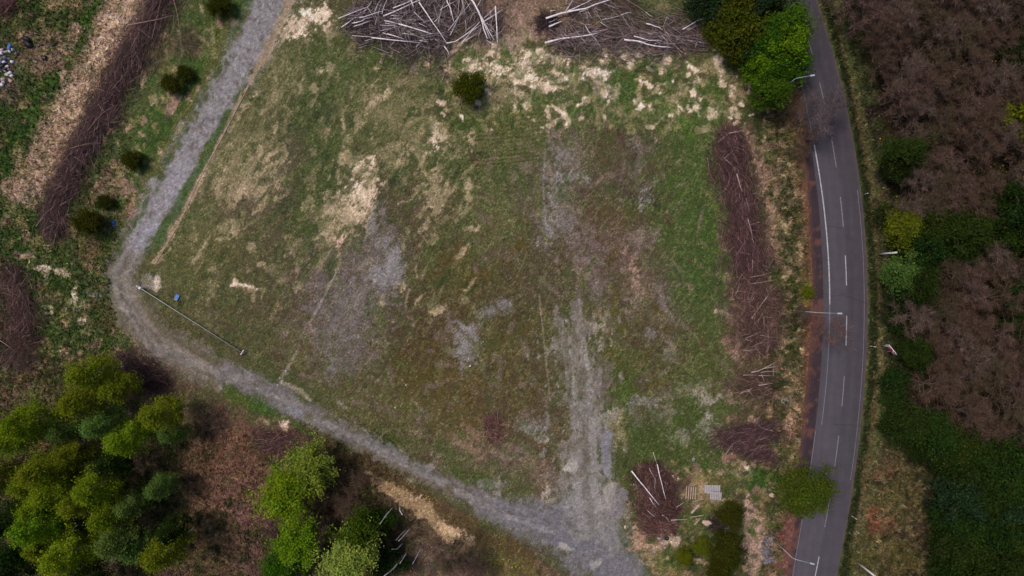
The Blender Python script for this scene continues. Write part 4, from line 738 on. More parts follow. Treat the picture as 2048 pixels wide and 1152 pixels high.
# bare trees
def bare_proto(name, h, cb, rad, nl, seed, colr, sub=9, tw=8, tr=.13, thick=1.):
    seg, ls, tips = limb_tree(h, cb, rad, nl, seed, tr=tr, shape='dome', sub=sub)
    r = np.random.default_rng(seed); N = len(tips)
    P0 = np.repeat(tips, tw, 0); d = r.normal(0, 1, (N * tw, 3)); d[:, 2] = np.abs(d[:, 2]) * .8
    o = P0 * [1, 1, 0]; o /= np.linalg.norm(o, axis=1, keepdims=True) + .3
    d = d * .75 + o * .8; d /= np.linalg.norm(d, axis=1, keepdims=True)
    L = r.uniform(.4, 1.15, N * tw)[:, None]; P1 = P0 + d * L
    mid = (P0 + P1) / 2 + r.normal(0, .07, P0.shape)
    A = np.concatenate([P0, mid]); B = np.concatenate([mid, P1])
    V, F = prisms(A, B, np.concatenate([np.full(N * tw, .02), np.full(N * tw, .014)]) * thick, np.concatenate([np.full(N * tw, .014), np.full(N * tw, .005)]) * thick, 3)
    v = r.uniform(.4, 1.2, N * tw) * np.where(r.random(N * tw) < .12, 2.2, 1); c = lin(colr)[None] * v[:, None]; c = np.concatenate([c, c * 1.15])
    crown = mesh_np('crown', V, F, np.repeat(c, 6, 0), True)
    trunk = segmesh('trunk', seg + ls, 5)
    return dict(name=name, crown=crown, trunk=trunk, lm=M['twig'], bark=M['bark'], h=h, kc=(cb + h) / 2, made=False)
M['barktwig'] = mat_plain('brown_bark', lin((106, 90, 82)), .9, .3, 3)
bare = [bare_proto('bare_tree', 9.5, 2.2, 2.8, 20, 300 + i, c, 8, 6, .17) for i, c in enumerate([(106, 84, 76), (96, 76, 64), (108, 90, 82), (90, 78, 60)])]
for b in bare: b['bark'] = M['barktwig']
k = 0; pts = []
for gy_ in range(-40, 1220, 45):
    for gx_ in range(1706, 2200, 42):
        X = gx_ + rng.uniform(-17, 17) + (21 if (gy_ // 44) % 2 else 0); Y = gy_ + rng.uniform(-16, 16)
        if X < float(roadR(Y)) + 62: continue
        if X < 1870 and Y > 900: continue
        if Y > 430 and X < 1806: continue
        if rng.random() < .04: continue
        if Y > 930: continue
        if any(math.hypot(X - q[0], Y - q[1]) < 30 for q in RG): continue
        if 300 < Y < 420 and 1970 < X < 2010: continue
        z_ = zone(Y)
        put_tree(bare[k % 4], X, Y, 'leafless brown tree of the right wood ' + z_, 'bare tree', 'leafless trees of the right wood ' + z_, rng.uniform(.8, 1.15)); k += 1
road_bare = bare_proto('bare_tree', 8.5, 1.5, 3.9, 26, 350, (104, 90, 92), 8, 5, .1)
wisp = bare_proto('bare_tree', 8.5, 1.5, 3.6, 20, 360, (120, 88, 80), 6, 3, .08); wisp['bark'] = M['barktwig']
put_tree(wisp, 1655, 660, 'thin leafless reddish tree reaching over the road beside the middle street lamp', 'bare tree', None, .95)
put_tree(road_bare, 1632, 222, 'wide leafless grey tree spreading its twigs over the road', 'bare tree', None, 1.0, rz=1.)
for X, Y, s, lb in [(1570,215,.6,'leafless tree below the green roadside trees, left of the wide bare tree'),(1606,622,.5,'leafless brown bush at the foot of the middle street lamp'),(1600,300,.55,'leafless brown bush left of the road below the wide bare tree'),
                    (1620,270,.5,'small leafless bush at the road edge under the wide bare tree'),(690,1010,.85,'leafless tree right of the largest green tree'),(640,1070,.75,'leafless tree between the bright green trees at the bottom'),(905,1110,1.1,'broad leafless tree at the bottom edge right of the white dead stems'),(950,1140,.8,'leafless tree cut by the bottom edge right of the broad leafless one'),
                    (720,960,.6,'thin leafless bush above the pale straw by the lower lane'),(170,880,.8,'leafless brown tree inside the birch grove'),(290,920,.75,'leafless brown tree at the right of the birch grove'),(35,930,.8,'leafless tree at the left edge between the birches'),(285,1035,.7,'leafless brown tree among the lower right birches'),(55,720,.6,'leafless bush above the left birches')]:
    put_tree(bare[k % 4], X, Y, lb, 'bare tree', None, s); k += 1

# ---------------------------------------------------------------- brush piles
def brush(name, pts, n, lb, colr=(96, 70, 66), h=1.0, lng=(1.2, 3.6), scat=.45, axis=None, rad=.026, group='brush piles', pale=0):
    """pts: (X, Y, halfwidth px) along the pile"""
    r = np.random.default_rng(int(pts[0][0] * 7 + pts[0][1]) % 9999 + 3)
    P = np.array([[*W(p[0], p[1]), p[2] / S] for p in pts]); d = np.linalg.norm(np.diff(P[:, :2], axis=0), axis=1); s = np.concatenate([[0], np.cumsum(d)])
    t = r.uniform(0, s[-1], n); cx = np.interp(t, s, P[:, 0]); cy = np.interp(t, s, P[:, 1]); hw = np.interp(t, s, P[:, 2])
    k_ = np.clip(np.searchsorted(s, t) - 1, 0, len(d) - 1); dx = (P[k_ + 1, 0] - P[k_, 0]) / d[k_]; dy = (P[k_ + 1, 1] - P[k_, 1]) / d[k_]
    hw = hw * (.72 + .6 * vnoise(cx + 31, cy, 1.5, 76)); u = np.where(r.random(n) < .2, r.uniform(-1.75, 1.75, n), np.clip(r.normal(0, .55, n), -1.4, 1.4)) + .35 * (vnoise(cx, cy + 9, 2.2, 75) - .5)
    x = cx - dy * u * hw; y = cy + dx * u * hw
    top = h * np.clip(1 - (u / 1.3) ** 2, .1, 1) * (.75 + .5 * vnoise(x, y, 1.6, 77)); z = r.random(n) ** .6 * top + .05
    base = np.arctan2(dy, dx) if axis is None else np.full(n, math.radians(axis))
    an = base + r.normal(0, scat * 1.15, n) + (r.random(n) < .2) * r.uniform(-1.5, 1.5, n) + 1.2 * (vnoise(x, y, 3.5, 78) - .5)
    L = r.uniform(lng[0], lng[1], n); L[:pale] *= 1.5; z[:pale] = top[:pale] * r.uniform(.7, 1.15, pale); el = r.normal(0, .12, n)
    dv = np.stack([np.cos(an) * np.cos(el), np.sin(an) * np.cos(el), np.sin(el)], -1)
    dv *= np.where(r.random(n) < .5, 1, -1)[:, None]
    P0 = np.stack([x, y, z], -1) - dv * (L / 2)[:, None]; P1 = P0 + dv * L[:, None]
    mid = (P0 + P1) / 2 + r.normal(0, .10, (n, 3)) * (L / 2)[:, None] * [1, 1, .5]
    for Q in (P0, mid, P1): Q[:, 2] = np.clip(Q[:, 2], .04, h * 1.35 + .2)
    # side twigs
    a0 = mid + (P1 - mid) * r.uniform(0, .6, n)[:, None]; q = r.normal(0, .35, (n, 3)) + dv * .7; a1 = a0 + q * (L * .3)[:, None]; a1[:, 2] = np.clip(a1[:, 2], .03, h * 1.5 + .2)
    rr_ = rad * r.uniform(.6, 1.5, n); rr_[:pale] *= 1.7
    A = np.concatenate([P0, mid, a0]); B = np.concatenate([mid, P1, a1])
    V, F = prisms(A, B, np.concatenate([rr_, rr_ * .8, rr_ * .5]), np.concatenate([rr_ * .8, rr_ * .35, rr_ * .2]), 3)
    gq = sum(colr) / 3; colr = tuple((q * .8 + gq * .2) * 1.12 for q in colr); v = r.uniform(.35, 1.25, n) * np.where(r.random(n) < .2, 2.9, 1); rr_[v > 1.3] *= 1.15; c = lin(colr)[None] * v[:, None] * np.stack([np.ones(n), r.uniform(.88, 1.08, n), r.uniform(.85, 1.15, n)], -1)
    if pale: c[:pale] = lin((176, 164, 166)) * r.uniform(.5, 1.2, pale)[:, None]
    c = np.concatenate([c, c, c])
    o = np.array([cx.mean(), cy.mean(), 0]); o[2] = zat(o[0], o[1])
    V = V - np.array([o[0], o[1], 0])
    return obj(name, mesh_np(name, V, F, np.repeat(c, 6, 0), True), M['twig'], loc=tuple(o), label=lb, cat='brush pile', group=group)
brush('brush_pile', [(330,-20,30),(300,60,30),(250,140,28),(205,230,27),(160,310,27),(120,390,24),(105,470,18)], 5270, 'long narrow pile of cut brown branches left of the upper gravel lane', (102, 78, 76), 1.3, scat=.35)
brush('brush_pile', [(350,80,30),(395,90,16)], 260, 'thin scatter of fine branches right of the top of the long brush pile', (110, 92, 76), .5, rad=.015)
brush('brush_pile', [(20,540,28),(45,600,26),(52,660,26),(30,730,26)], 2046, 'curved brush pile at the left edge of the photo', (100, 76, 70), 1.0)
brush('brush_pile', [(5,15,22),(25,5,14)], 260, 'small brush pile in the top left corner', (98, 66, 64), .8)
brush('brush_pile', [(235,715,22),(275,745,26),(330,765,18)], 930, 'dark brush pile above the top of the birch grove', (86, 62, 62), .9)
brush('brush_pile', [(520,875,18),(560,885,24),(590,890,14)], 558, 'small brush pile above the largest green tree', (104, 76, 72), .7, axis=0)
brush('brush_pile', [(990,830,8),(988,850,18),(992,880,12)], 235, 'small loose heap of twigs at the bottom of the field', (122, 86, 78), .6, scat=1.2)
brush('brush_pile', [(705,25,26),(760,60,44),(830,60,46),(900,70,48)], 2604, 'large heap of birch tops left of centre at the top edge', (92, 72, 76), 1.2, axis=10, pale=300, scat=.6)
brush('brush_pile', [(740,0,30),(820,10,40),(900,5,36),(960,30,44),(990,75,24)], 1612, 'heap of birch tops under the crossed white trunks at the top edge', (96, 74, 74), 1.1, axis=60, pale=240, scat=.6)
brush('brush_pile', [(1075,45,14),(1110,50,22)], 260, 'small dark heap of twigs at the butt of the thick white trunk', (74, 58, 62), .6, scat=1.0)
brush('brush_pile', [(1110,82,22),(1180,78,26),(1260,75,34),(1340,80,38),(1400,80,24)], 2232, 'flat heap of birch branches right of centre near the top edge', (110, 88, 86), .9, pale=220, axis=-8, scat=.45)
brush('brush_pile', [(1140,25,20),(1210,5,24),(1270,10,22)], 558, 'thin heap of birch tops under the thick white trunk at the top edge', (112, 90, 80), .7, pale=60, axis=-20)
brush('brush_pile', [(1455,262,22),(1462,320,27),(1478,400,26),(1490,470,30),(1492,540,36)], 3844, 'upper part of the long brush row left of the road', (98, 70, 70), 1.3, scat=.4)
brush('brush_pile', [(1475,560,30),(1520,560,30),(1500,610,40),(1515,650,44),(1530,700,40)], 1874, 'middle part of the long brush row with loose crossing branches', (108, 80, 74), .9, scat=.9)
brush('brush_pile', [(1510,745,34),(1500,790,34)], 491, 'low heap with pale torn stubs in the brush row', (104, 80, 70), .7, axis=10, scat=.5)
brush('brush_pile', [(1495,850,40),(1500,885,52),(1490,905,40)], 1860, 'round dark brush pile at the lower end of the brush row', (92, 66, 68), 1.5, axis=5, scat=.35)
brush('brush_pile', [(1300,930,10),(1300,960,26),(1318,1000,32),(1325,1030,40)], 1984, 'brush pile with two white birch stems left of the pallets', (100, 70, 66), 1.3, axis=-75, scat=.6)
brush('brush_pile', [(1280,1040,26),(1345,1040,28)], 806, 'reddish brush lying across the foot of the pile with white stems', (112, 78, 72), .9, axis=-5, scat=.5)
brush('brush_pile', [(1432,1035,12),(1436,1055,14)], 235, 'small dark heap of twigs beside the pale stone and dark conifer', (66, 52, 56), .8, scat=1.5)
brush('brush_pile', [(1590,850,6),(1575,880,8)], 37, 'few red twigs at the left verge of the road', (120, 80, 70), .3)

# birch trunks and branches lying on the heaps (zoom origin, scale, list of polylines with radius)
def lying(X0, Y0, k, arr, mat, name, lb, cat, group, z=1.15, uniq={}):
    for i, (r_, *p) in enumerate(arr):
        P = [(*W(X0 + p[j] / k, Y0 + p[j + 1] / k),) for j in range(0, len(p), 2)]
        L = sum(math.dist(P[j], P[j + 1]) for j in range(len(P) - 1))
        zz = z + rng.uniform(-.25, .35); tilt = rng.uniform(-.12, .12)
        Q = []
        for j in range(len(P) - 1):
            for t in (0, .5): Q.append((P[j][0] * (1 - t) + P[j + 1][0] * t + (rng.gauss(0, .07) if t else 0), P[j][1] * (1 - t) + P[j + 1][1] * t + (rng.gauss(0, .07) if t else 0)))
        Q.append(P[-1]); n = len(Q); o = Q[0]; z0 = zat(*o)
        pts = [(q[0] - o[0], q[1] - o[1], zz + tilt * (j / (n - 1) - .5) * L * .3) for j, q in enumerate(Q)]
        r_ = r_ * (.62 if r_ < .12 else .8); me = tube(pts, np.linspace(r_, r_ * .45, n), 6)
        obj(name, me, mat, loc=(*o, z0), label=' '.join(uniq.get(i, lb).split()[:16]), cat=cat, group=group)
A_ = [(.13,0,415,560,200),(.12,60,575,300,400,540,225),(.14,260,500,430,460,620,390),(.11,300,570,600,460),(.12,410,410,600,360,840,290),(.16,860,360,1250,190,1660,10),(.14,1040,210,1500,20),(.10,400,545,600,460),(.08,700,300,760,150,860,30),(.11,830,320,880,150,940,0),(.08,750,330,830,60),(.08,540,75,600,0),(.1,600,700,690,670),(.09,790,640,1050,575),(.08,270,740,900,800),(.15,640,780,1560,880),(.13,930,700,1250,800),(.09,850,690,1000,740),(.13,880,450,1150,510),(.17,1150,520,1728,690,1790,705),(.22,1370,0,1430,200),(.07,1000,360,1200,370),(.07,1050,400,1180,450),(.07,890,490,1060,500),(.07,800,540,1200,570),(.07,1300,640,1550,770),(.07,1540,510,1700,590),(.06,980,410,1220,400),(.06,1300,440,1700,440),(.06,1300,560,1540,650),(.07,420,380,620,120),(.07,640,330,560,200,650,90),(.06,710,540,740,400),(.08,1050,500,1080,600),(.06,900,620,1100,560),(.06,1220,700,1500,740),(.07,1450,300,1690,520),(.06,510,850,700,800),(.06,1480,960,1640,760),(.05,830,560,1020,620)]
lying(680,0,9.6,A_, M['birch'],'birch_log','white birch stem lying in the jumble of the left heap at the top edge','log','birch stems on the left heap at the top edge',1.25,{0:'long thin birch stem sticking out lowest at the far left of the left heap',1:'second birch stem sticking out left from the left heap, below the longest',5:'long white birch trunk rising to the right across the left heap to the photo edge',15:'longest white birch stem along the bottom edge of the left heap',19:'thick white birch trunk slanting down right through the middle of the left heap',20:'short thick white birch trunk pointing down from the top edge'})
B_ = [(.15,0,100,260,490,530,890),(.11,290,465,400,340),(.08,375,500,400,340),(.09,390,245,740,50),(.15,515,0,600,220,665,480),(.1,580,0,600,350),(.06,770,0,735,400),(.1,555,630,730,400,990,90),(.08,590,740,730,440,900,90),(.08,800,0,880,330),(.22,960,0,1100,220,1190,440,1230,620,1300,800),(.18,1130,300,1250,500,1430,820),(.12,1210,450,1360,820),(.15,1450,180,1480,600,1490,900),(.12,1230,470,1590,240),(.08,1230,410,1440,210),(.15,530,890,690,860,980,660,1160,480),(.12,800,880,1000,640,1180,520),(.09,870,830,1110,680),(.15,480,940,575,1100),(.07,1110,190,1200,0),(.08,1290,820,1470,910),(.07,0,830,180,860),(.06,310,820,400,880),(.05,880,450,890,640),(.05,970,440,1010,340,1130,280),(.06,400,340,500,60),(.05,880,660,1130,460),(.05,1270,490,1420,570),(.05,1130,740,1180,560),(.06,840,80,860,330),(.05,1340,640,1440,690)]
lying(840,0,9.6,B_, M['birch'],'birch_log','white birch stem lying among the crossed trunks at the top edge','log','crossed birch stems at the top edge',1.3,{0:'long straight white birch trunk slanting from upper left to the bottom of the crossed trunks',10:'thickest white birch trunk entering from the top edge above the fan of crossed trunks',13:'straight white birch stem standing almost upright in the photo at the right end of crossed trunks',14:'white birch stem pointing up right beyond the upright looking one',16:'curved white birch stem sweeping right from the foot of the long straight one',19:'short white birch piece lowest on the grass below the crossed trunks'})
C_ = [(.24,300,395,870,240,1240,130,1640,0),(.24,360,540,600,440),(.1,670,270,830,0),(.12,720,250,960,140,1220,10),(.08,940,270,1130,210),(.22,280,865,860,750,1300,670),(.1,880,760,1020,790,1250,810),(.1,1050,540,1180,720,1340,940),(.08,1380,400,1728,330),(.09,1340,470,1470,560),(.07,720,680,790,550),(.1,1150,670,1420,600),(.1,380,250,490,240),(.06,1400,100,1680,210),(.06,1220,160,1370,240),(.06,960,450,1050,500,1150,505),(.05,1100,240,1190,390),(.07,1160,660,1300,570),(.06,360,460,520,380)]
lying(1060,0,9.6,C_, M['birch'],'birch_log','thin pale birch branch lying in the heap right of top centre','log','birch stems of the heaps right of top centre',.75,{0:'long thick white birch trunk rising right to the top edge, right of centre',1:'short thick white birch log just below the long thick trunk',2:'thin white stem pointing up from the long thick trunk',5:'long thick white birch trunk at the lower left of the flat heap'})
D_ = [(.14,480,500,640,550,780,620),(.22,60,800,240,820,500,890,800,940,980,960),(.12,250,730,550,820,780,820),(.1,290,820,410,890),(.17,890,650,1060,720,1240,790,1650,855),(.12,1060,780,1310,810),(.12,1170,610,1440,450,1680,380),(.07,1190,740,1500,700,1680,710),(.07,1250,760,1620,770),(.09,520,690,610,700),(.09,0,325,210,270),(.06,640,880,800,790),(.06,780,720,900,860),(.05,1420,950,1450,840),(.06,860,650,960,800),(.06,480,270,620,370),(.05,370,620,380,820),(.07,1250,610,1350,600),(.06,1500,850,1580,885)]
lying(1240,0,9.6,D_, M['birch'],'birch_log','thin pale birch branch in the right half of the flat heap','log','birch stems in the right half of the flat heap',.9,{1:'long white birch trunk along the bottom edge of the flat heap',4:'white birch trunk slanting to the right end of the flat heap',6:'bare pale branch reaching up right from the flat heap towards the conifers',0:'pale birch log in the upper middle of the flat heap'})
E1 = [(.11,200,150,350,120),(.05,100,230,200,150),(.12,280,530,310,640,340,700),(.08,170,395,240,450),(.07,160,385,300,290),(.1,380,960,430,1150),(.05,240,300,235,450),(.05,240,450,280,530),(.05,260,200,270,260),(.06,370,760,400,900),(.05,430,720,500,690)]
lying(1410,240,4.8,E1, M['paletwig'],'fallen_branch','pale bare branch on the upper part of the brush row left of the road','branch','pale branches on the upper brush row',1.5,{0:'pale short branch lying across the top end of the brush row',2:'pale barkless branch in the upper brush row, just below its widest bend'})
E2 = [(.12,380,-10,400,40),(.13,385,750,470,630,550,525),(.06,355,510,360,620),(.08,380,420,610,380),(.08,400,190,440,210,490,200),(.07,385,190,380,320),(.07,360,360,570,310),(.07,300,1060,450,1050),(.06,320,940,460,880),(.08,500,740,500,890),(.08,320,950,390,975),(.05,480,230,540,305),(.05,230,520,260,410),(.05,360,430,350,370),(.07,470,735,600,745),(.05,400,1015,540,935),(.05,270,125,380,150),(.06,330,80,380,120),(.05,520,470,545,525),(.04,460,910,700,940)]
lying(1420,480,4.8,E2, M['paletwig'],'fallen_branch','pale bare branch on the middle part of the brush row','branch','pale branches on the middle brush row',1.0,{1:'long straight pale branch slanting across the middle of the brush row'})
E3 = [(.13,380,210,490,175,610,110),(.11,490,170,640,145),(.09,300,235,440,235),(.1,440,235,590,240),(.08,470,210,600,200,650,205),(.12,440,330,580,310),(.11,270,410,340,390,390,355),(.09,470,230,500,300),(.07,380,760,430,745,500,745,590,770),(.07,130,990,210,880,300,840),(.05,180,940,680,880),(.06,400,860,520,820),(.09,340,370,400,440),(.07,590,240,600,110),(.06,510,360,570,330),(.05,280,495,340,470),(.04,440,945,600,935),(.05,360,800,500,770),(.07,440,700,470,740),(.1,565,760,590,765),(.05,400,690,470,620)]
lying(1420,700,4.8,E3, M['paletwig'],'fallen_branch','pale torn branch in the lower part of the brush row','branch','pale torn branches in the lower brush row',1.1,{0:'pale forked stub reaching up right in the low heap of the brush row'})
E4 = [(.13,800,170,900,150,1060,110),(.09,1060,0,1090,110,1120,360),(.09,820,300,870,210),(.08,560,800,640,700,740,640),(.07,330,1080,500,890),(.08,460,900,600,870),(.06,590,830,600,760),(.06,700,560,800,440),(.06,610,790,660,620),(.07,940,250,1000,0),(.05,870,60,950,0),(.06,620,640,680,700),(.07,720,480,750,420),(.05,980,200,1010,60),(.06,480,950,560,1010),(.05,590,930,600,850),(.05,700,750,780,740),(.05,350,1150,440,1100)]
lying(0,0,3,E4, M['deadwood'],'fallen_branch','brownish bare branch lying on the long brush pile left of the lane','branch','branches on the long left brush pile',1.5,{0:'thick pale branch lying across the upper part of the long left brush pile',1:'long curved branch hanging off the right side of the long left brush pile'})
E5 = [(.1,0,870,40,890,110,940),(.07,240,210,290,140,360,80),(.06,290,325,350,320,370,240),(.07,60,450,100,500),(.06,140,860,180,800),(.05,330,180,360,190),(.05,60,1080,110,960)]
lying(0,384,3,E5, M['paletwig'],'fallen_branch','pale bare branch at the far left of the photo','branch','pale branches at the far left',1.1,{0:'whitish branch cut by the left edge on the curved brush pile'})
E6 = [(.16,130,240,300,450,470,660),(.1,360,580,440,700),(.12,450,150,510,400,560,590),(.06,400,0,450,150),(.08,630,865,820,855),(.07,520,800,610,890),(.05,350,200,430,350),(.05,330,740,440,830),(.05,700,700,800,640),(.04,430,330,430,520)]
lying(1240,900,6.4,E6, M['birch'],'birch_log','thin branch on the brush pile left of the pallets','log','stems on the brush pile left of the pallets',1.45,{0:'long white birch stem slanting down right into the brush pile left of the pallets',2:'thinner white birch stem standing more upright on the brush pile left of the pallets',1:'short white birch piece beside the foot of the long slanting stem'})
lying(1536,768,3,[(.05,630,578,740,572),(.04,640,640,740,655),(.04,630,540,700,530)],M['deadwood'],'fallen_branch','thin orange brown stick on the straw right of the road','branch','sticks right of the road',.25,{0:'brightest orange brown stick on the straw right of the road'})
lying(1780,200,5.23,[(.09,830,500,1100,435),(.07,110,328,260,330)],M['paletwig'],'fallen_branch','pale fallen stem in the upper part of the right wood','branch','pale stems in the right wood',.6,{0:'longer pale fallen stem in the right wood between yellow leaves',1:'short pale fallen stem in the right wood near a green tree'})
lying(560,0,3,[(.05,0,0,1,1)],M['paletwig'],'fallen_branch','x','branch',None) if False else None

# standing dead stems (foot and head as the photo shows them)
SN = [((786,1014),(771,1032),(760,1048),.11,'bent white dead stem beside the small green shrub'),((800,1013),(799,1020),(805,1030),.10,'short crooked white dead stem at the top of the dead stems'),((821,1056),(810,1069),(797,1082),.12,'thick white dead stem of a close pair below the crooked one'),
      ((812,1059),(801,1070),(792,1080),.07,'thin dead stem left of the thick one of the close pair'),((805,1087),(794,1098),(783,1098),.09,'hooked white dead stem with a fork at its tip'),((813,1105),(807,1116),(800,1126),.12,'short straight white dead stem near the bottom edge'),
      ((806,1110),(790,1134),(768,1152),.13,'long white dead stem running out at the bottom edge'),((844,1093),(835,1110),(825,1128),.08,'grey dead stem in front of the broad leafless tree')]
for a, b, c, r_, lb in SN:
    A = np.array(W(*a)); da = math.dist(a, (1024, 576)); dc = math.dist(c, (1024, 576)); h = max(2.2, CAM_H * (1 - da / dc))
    Bw = np.array(WH(*b, h * .5)); Cw = np.array(WH(*c, h)); z0 = zat(*A)
    tag(obj('dead_stem', tube([(0, 0, -.1), (*(.5 * (Bw - A)), h * .25), (*(Bw - A), h * .5), (*(.5 * (Bw + Cw) - A), h * .78), (*(Cw - A), h)], [r_, r_ * .95, r_ * .85, r_ * .6, r_ * .4], 6), M['birch'], loc=(*A, z0)), lb, 'dead tree', 'white dead stems at the bottom')
# pale birch trunks that lean over their crowns in the grove
for (X, Y, h, lb) in [(99,829,11,'pale bare birch trunk beside the left bright green birch'),(373,811,10.5,'pale bare trunk at the upper right corner of the grove'),(367,1058,11,'pale bare trunk over the lower right birch of the grove'),(282,864,11,'thin pale trunk beside the vivid green birch of the grove'),(258,940,12,'thin pale trunk at the right of the grove centre')]:
    x, y = W(X, Y); z0 = zat(x, y)
    tag(obj('bare_birch', tube([(0, 0, -.1), (.1, .05, h * .3), (-.05, .1, h * .6), (0, 0, h)], [.13, .11, .09, .04], 6), M['birch'], loc=(x, y, z0)), lb, 'bare birch', 'bare pale birches of the grove')

# ---------------------------------------------------------------- built things
def box(bm, x0, x1, y0, y1, z0, z1):
    v = [bm.verts.new(p) for p in ((x0,y0,z0),(x1,y0,z0),(x1,y1,z0),(x0,y1,z0),(x0,y0,z1),(x1,y0,z1),(x1,y1,z1),(x0,y1,z1))]
    for f in ((3,2,1,0),(4,5,6,7),(0,1,5,4),(1,2,6,5),(2,3,7,6),(3,0,4,7)): bm.faces.new([v[i] for i in f])
def bobj(name, fn, mat, parent=None, bev=.012, **k):
    bm = bmesh.new(); fn(bm)
    if bev: bmesh.ops.bevel(bm, geom=list(bm.edges), offset=bev, segments=1, affect='EDGES')
    me = bpy.data.meshes.new(name); bm.to_mesh(me); bm.free()
    return obj(name, me, mat, parent, **k)
def bx(*a): return lambda bm: box(bm, *a)
# barrier pole along the bend
x0, y0 = W(286, 576); x1, y1 = W(488, 704); Lb = math.hypot(x1 - x0, y1 - y0); an = math.atan2(y1 - y0, x1 - x0)
t = empty('barrier', (x0, y0, zat(x0, y0)), an, label='long low white barrier pole between the gravel bend and field', cat='barrier')
obj('barrier_pole', tube([(-.3, 0, .95), (Lb * .5, 0, .92), (Lb, 0, .95)], [.05, .045, .04], 10), M['galv'], t)
obj('shadow_rail', tube([(.2, 0, .55), (Lb * .98, 0, .6)], [.035, .035], 8), M['rubber'], t)  # added black rail, stands for the shadow line under the pole
bobj('pivot_post', bx(-.22, .22, -.22, .22, 0, 1.15), M['white'], t, .04); bobj('counterweight', bx(-.75, -.3, -.16, .16, .8, 1.1), M['concrete'], t, .03)
bobj('rest_post', bx(Lb - .08, Lb + .08, -.5, .5, .75, .87), M['white'], t)
for s in (-.38, .38): bobj('leg', bx(Lb - .06, Lb + .06, s - .06, s + .06, 0, .75), M['galv'], t)
for q in range(1, 8): bobj('support', bx(Lb * q / 8 - .03, Lb * q / 8 + .03, -.03, .03, .0, .88), M['rubber'], t, 0)
# street lamps
def lamp(head, top, h, lb):
    X, Y = WH(*top, h); z = zat(X, Y); hx, hy = WH(*head, h + .5); a = math.atan2(hy - Y, hx - X); La = math.hypot(hx - X, hy - Y)
    t = empty('street_lamp', (X, Y, z), a, label=lb, cat='street lamp', group='street lamps on the left of the road')
    obj('pole', tube([(0, 0, 0), (0, 0, h * .5), (0, 0, h)], [.08, .06, .045], 10), M['galv'], t)
    obj('arm', tube([(0, 0, h), (.25, 0, h + .3), (.8, 0, h + .45), (La - .5, 0, h + .55)], [.045, .04, .04, .035], 8), M['galv'], t)
    hd = bobj('lamp_head', bx(La - .6, La + .15, -.13, .13, h + .5, h + .64), M['galv'], t, .04)
    bobj('lens', bx(La - .5, La + .05, -.1, .1, h + .46, h + .497), M['white'], hd, 0)
    bobj('base_plate', bx(-.2, .2, -.2, .2, 0, .06), M['concrete'], t)
lamp((1627,151), (1590,158), 8.6, 'street lamp between the upper green trees and the bare tree, arm over the road')
lamp((1682,627), (1633,625), 8.6, 'street lamp with straight arm over the middle of the road')
lamp((1627,1128), (1585,1116), 8.6, 'street lamp with arm over the road near the bottom edge')
# plain posts right of the road
def post(X, Y, h, r_, lb, name='steel_post', cat='post', group=None, cap=True):
    x, y = W(X, Y); z = zat(x, y); t = empty(name, (x, y, z - .1), 0, label=lb, cat=cat, group=group)
    obj('pole', tube([(0, 0, 0), (0, 0, h * .5), (0, 0, h)], [r_, r_ * .92, r_ * .85], 12), M['white'], t)
    obj('cap', tube([(0, 0, h), (0, 0, h + .05), (0, 0, h + .1)], [r_ * 1.05, r_ * 1.05, r_ * .5], 12), M['white'], t)
post(1760, 508, 5.7, .17, 'tall grey white pole beside the green trees right of the road', group='tall poles right of the road')
post(1714, 1124, 6.2, .17, 'tall grey white pole cut by the bottom edge right of the road', group='tall poles right of the road')
def marker(X, Y, h, lb):
    x, y = W(X, Y); z = zat(x, y); t = empty('marker_post', (x, y, z), 0, label=lb, cat='marker post', group='white marker posts')
    bobj('post', bx(-.06, .06, -.06, .06, 0, h), M['white'], t, .02)
    bobj('band', bx(-.068, .068, -.068, .068, h * .5, h * .62), M['blackp'], t, 0)
    bobj('reflector', bx(-.04, .04, -.076, -.0685, h * .75, h * .9), M['redp'], t, 0)
marker(1740, 692, 2.0, 'thin white marker post left of the striped sign')
marker(1704, 1032, 1.8, 'white marker post at the right road verge near the lower dashes')
marker(1730, 388, 1.0, 'short white marker post at the upper right road verge')
marker(1716, 1065, .9, 'lowest short white marker post on the right verge')
# curve warning sign
x0, y0 = W(1765, 691); x1, y1 = W(1774, 702); an = math.atan2(y1 - y0, x1 - x0); Ls = math.hypot(x1 - x0, y1 - y0)
t = empty('warning_sign', (x0, y0, zat(x0, y0) - .1), an, label='white and dark red striped curve sign on two white posts', cat='road sign')
for u in (0, Ls): obj('post', tube([(u, 0, 0), (u, 0, 2.5)], [.055, .055], 8), M['white'], t)
pn = bobj('panel', bx(-.35, Ls + .6, .06, .10, 1.55, 2.65), M['white'], t, 0)
def chev(bm):
    n = 3; wd_ = (Ls + .95) / n
    for i in range(n):
        a = -.3 + i * wd_; m_ = 2.1
        for zz, sg in ((1.6, 1), (2.6, -1)):
            for yy in (.104,):
                P = [(a, yy, zz), (a + .28, yy, zz), (a + .55, yy, m_), (a + .27, yy, m_)]
                vs = [bm.verts.new(p) for p in P]; bm.faces.new(vs if sg > 0 else vs[::-1])
                vs = [bm.verts.new((p[0], .056, p[2])) for p in P]; bm.faces.new(vs[::-1] if sg > 0 else vs)
bobj('arrow_stripes', chev, M['redp'], pn, 0)
bobj('top_rim', bx(-.37, Ls + .62, .02, .14, 2.65, 2.72), M['white'], pn, 0)
bobj('brace', bx(-.1, Ls + .1, -.3, .055, 2.2, 2.26), M['redp'], t, 0)
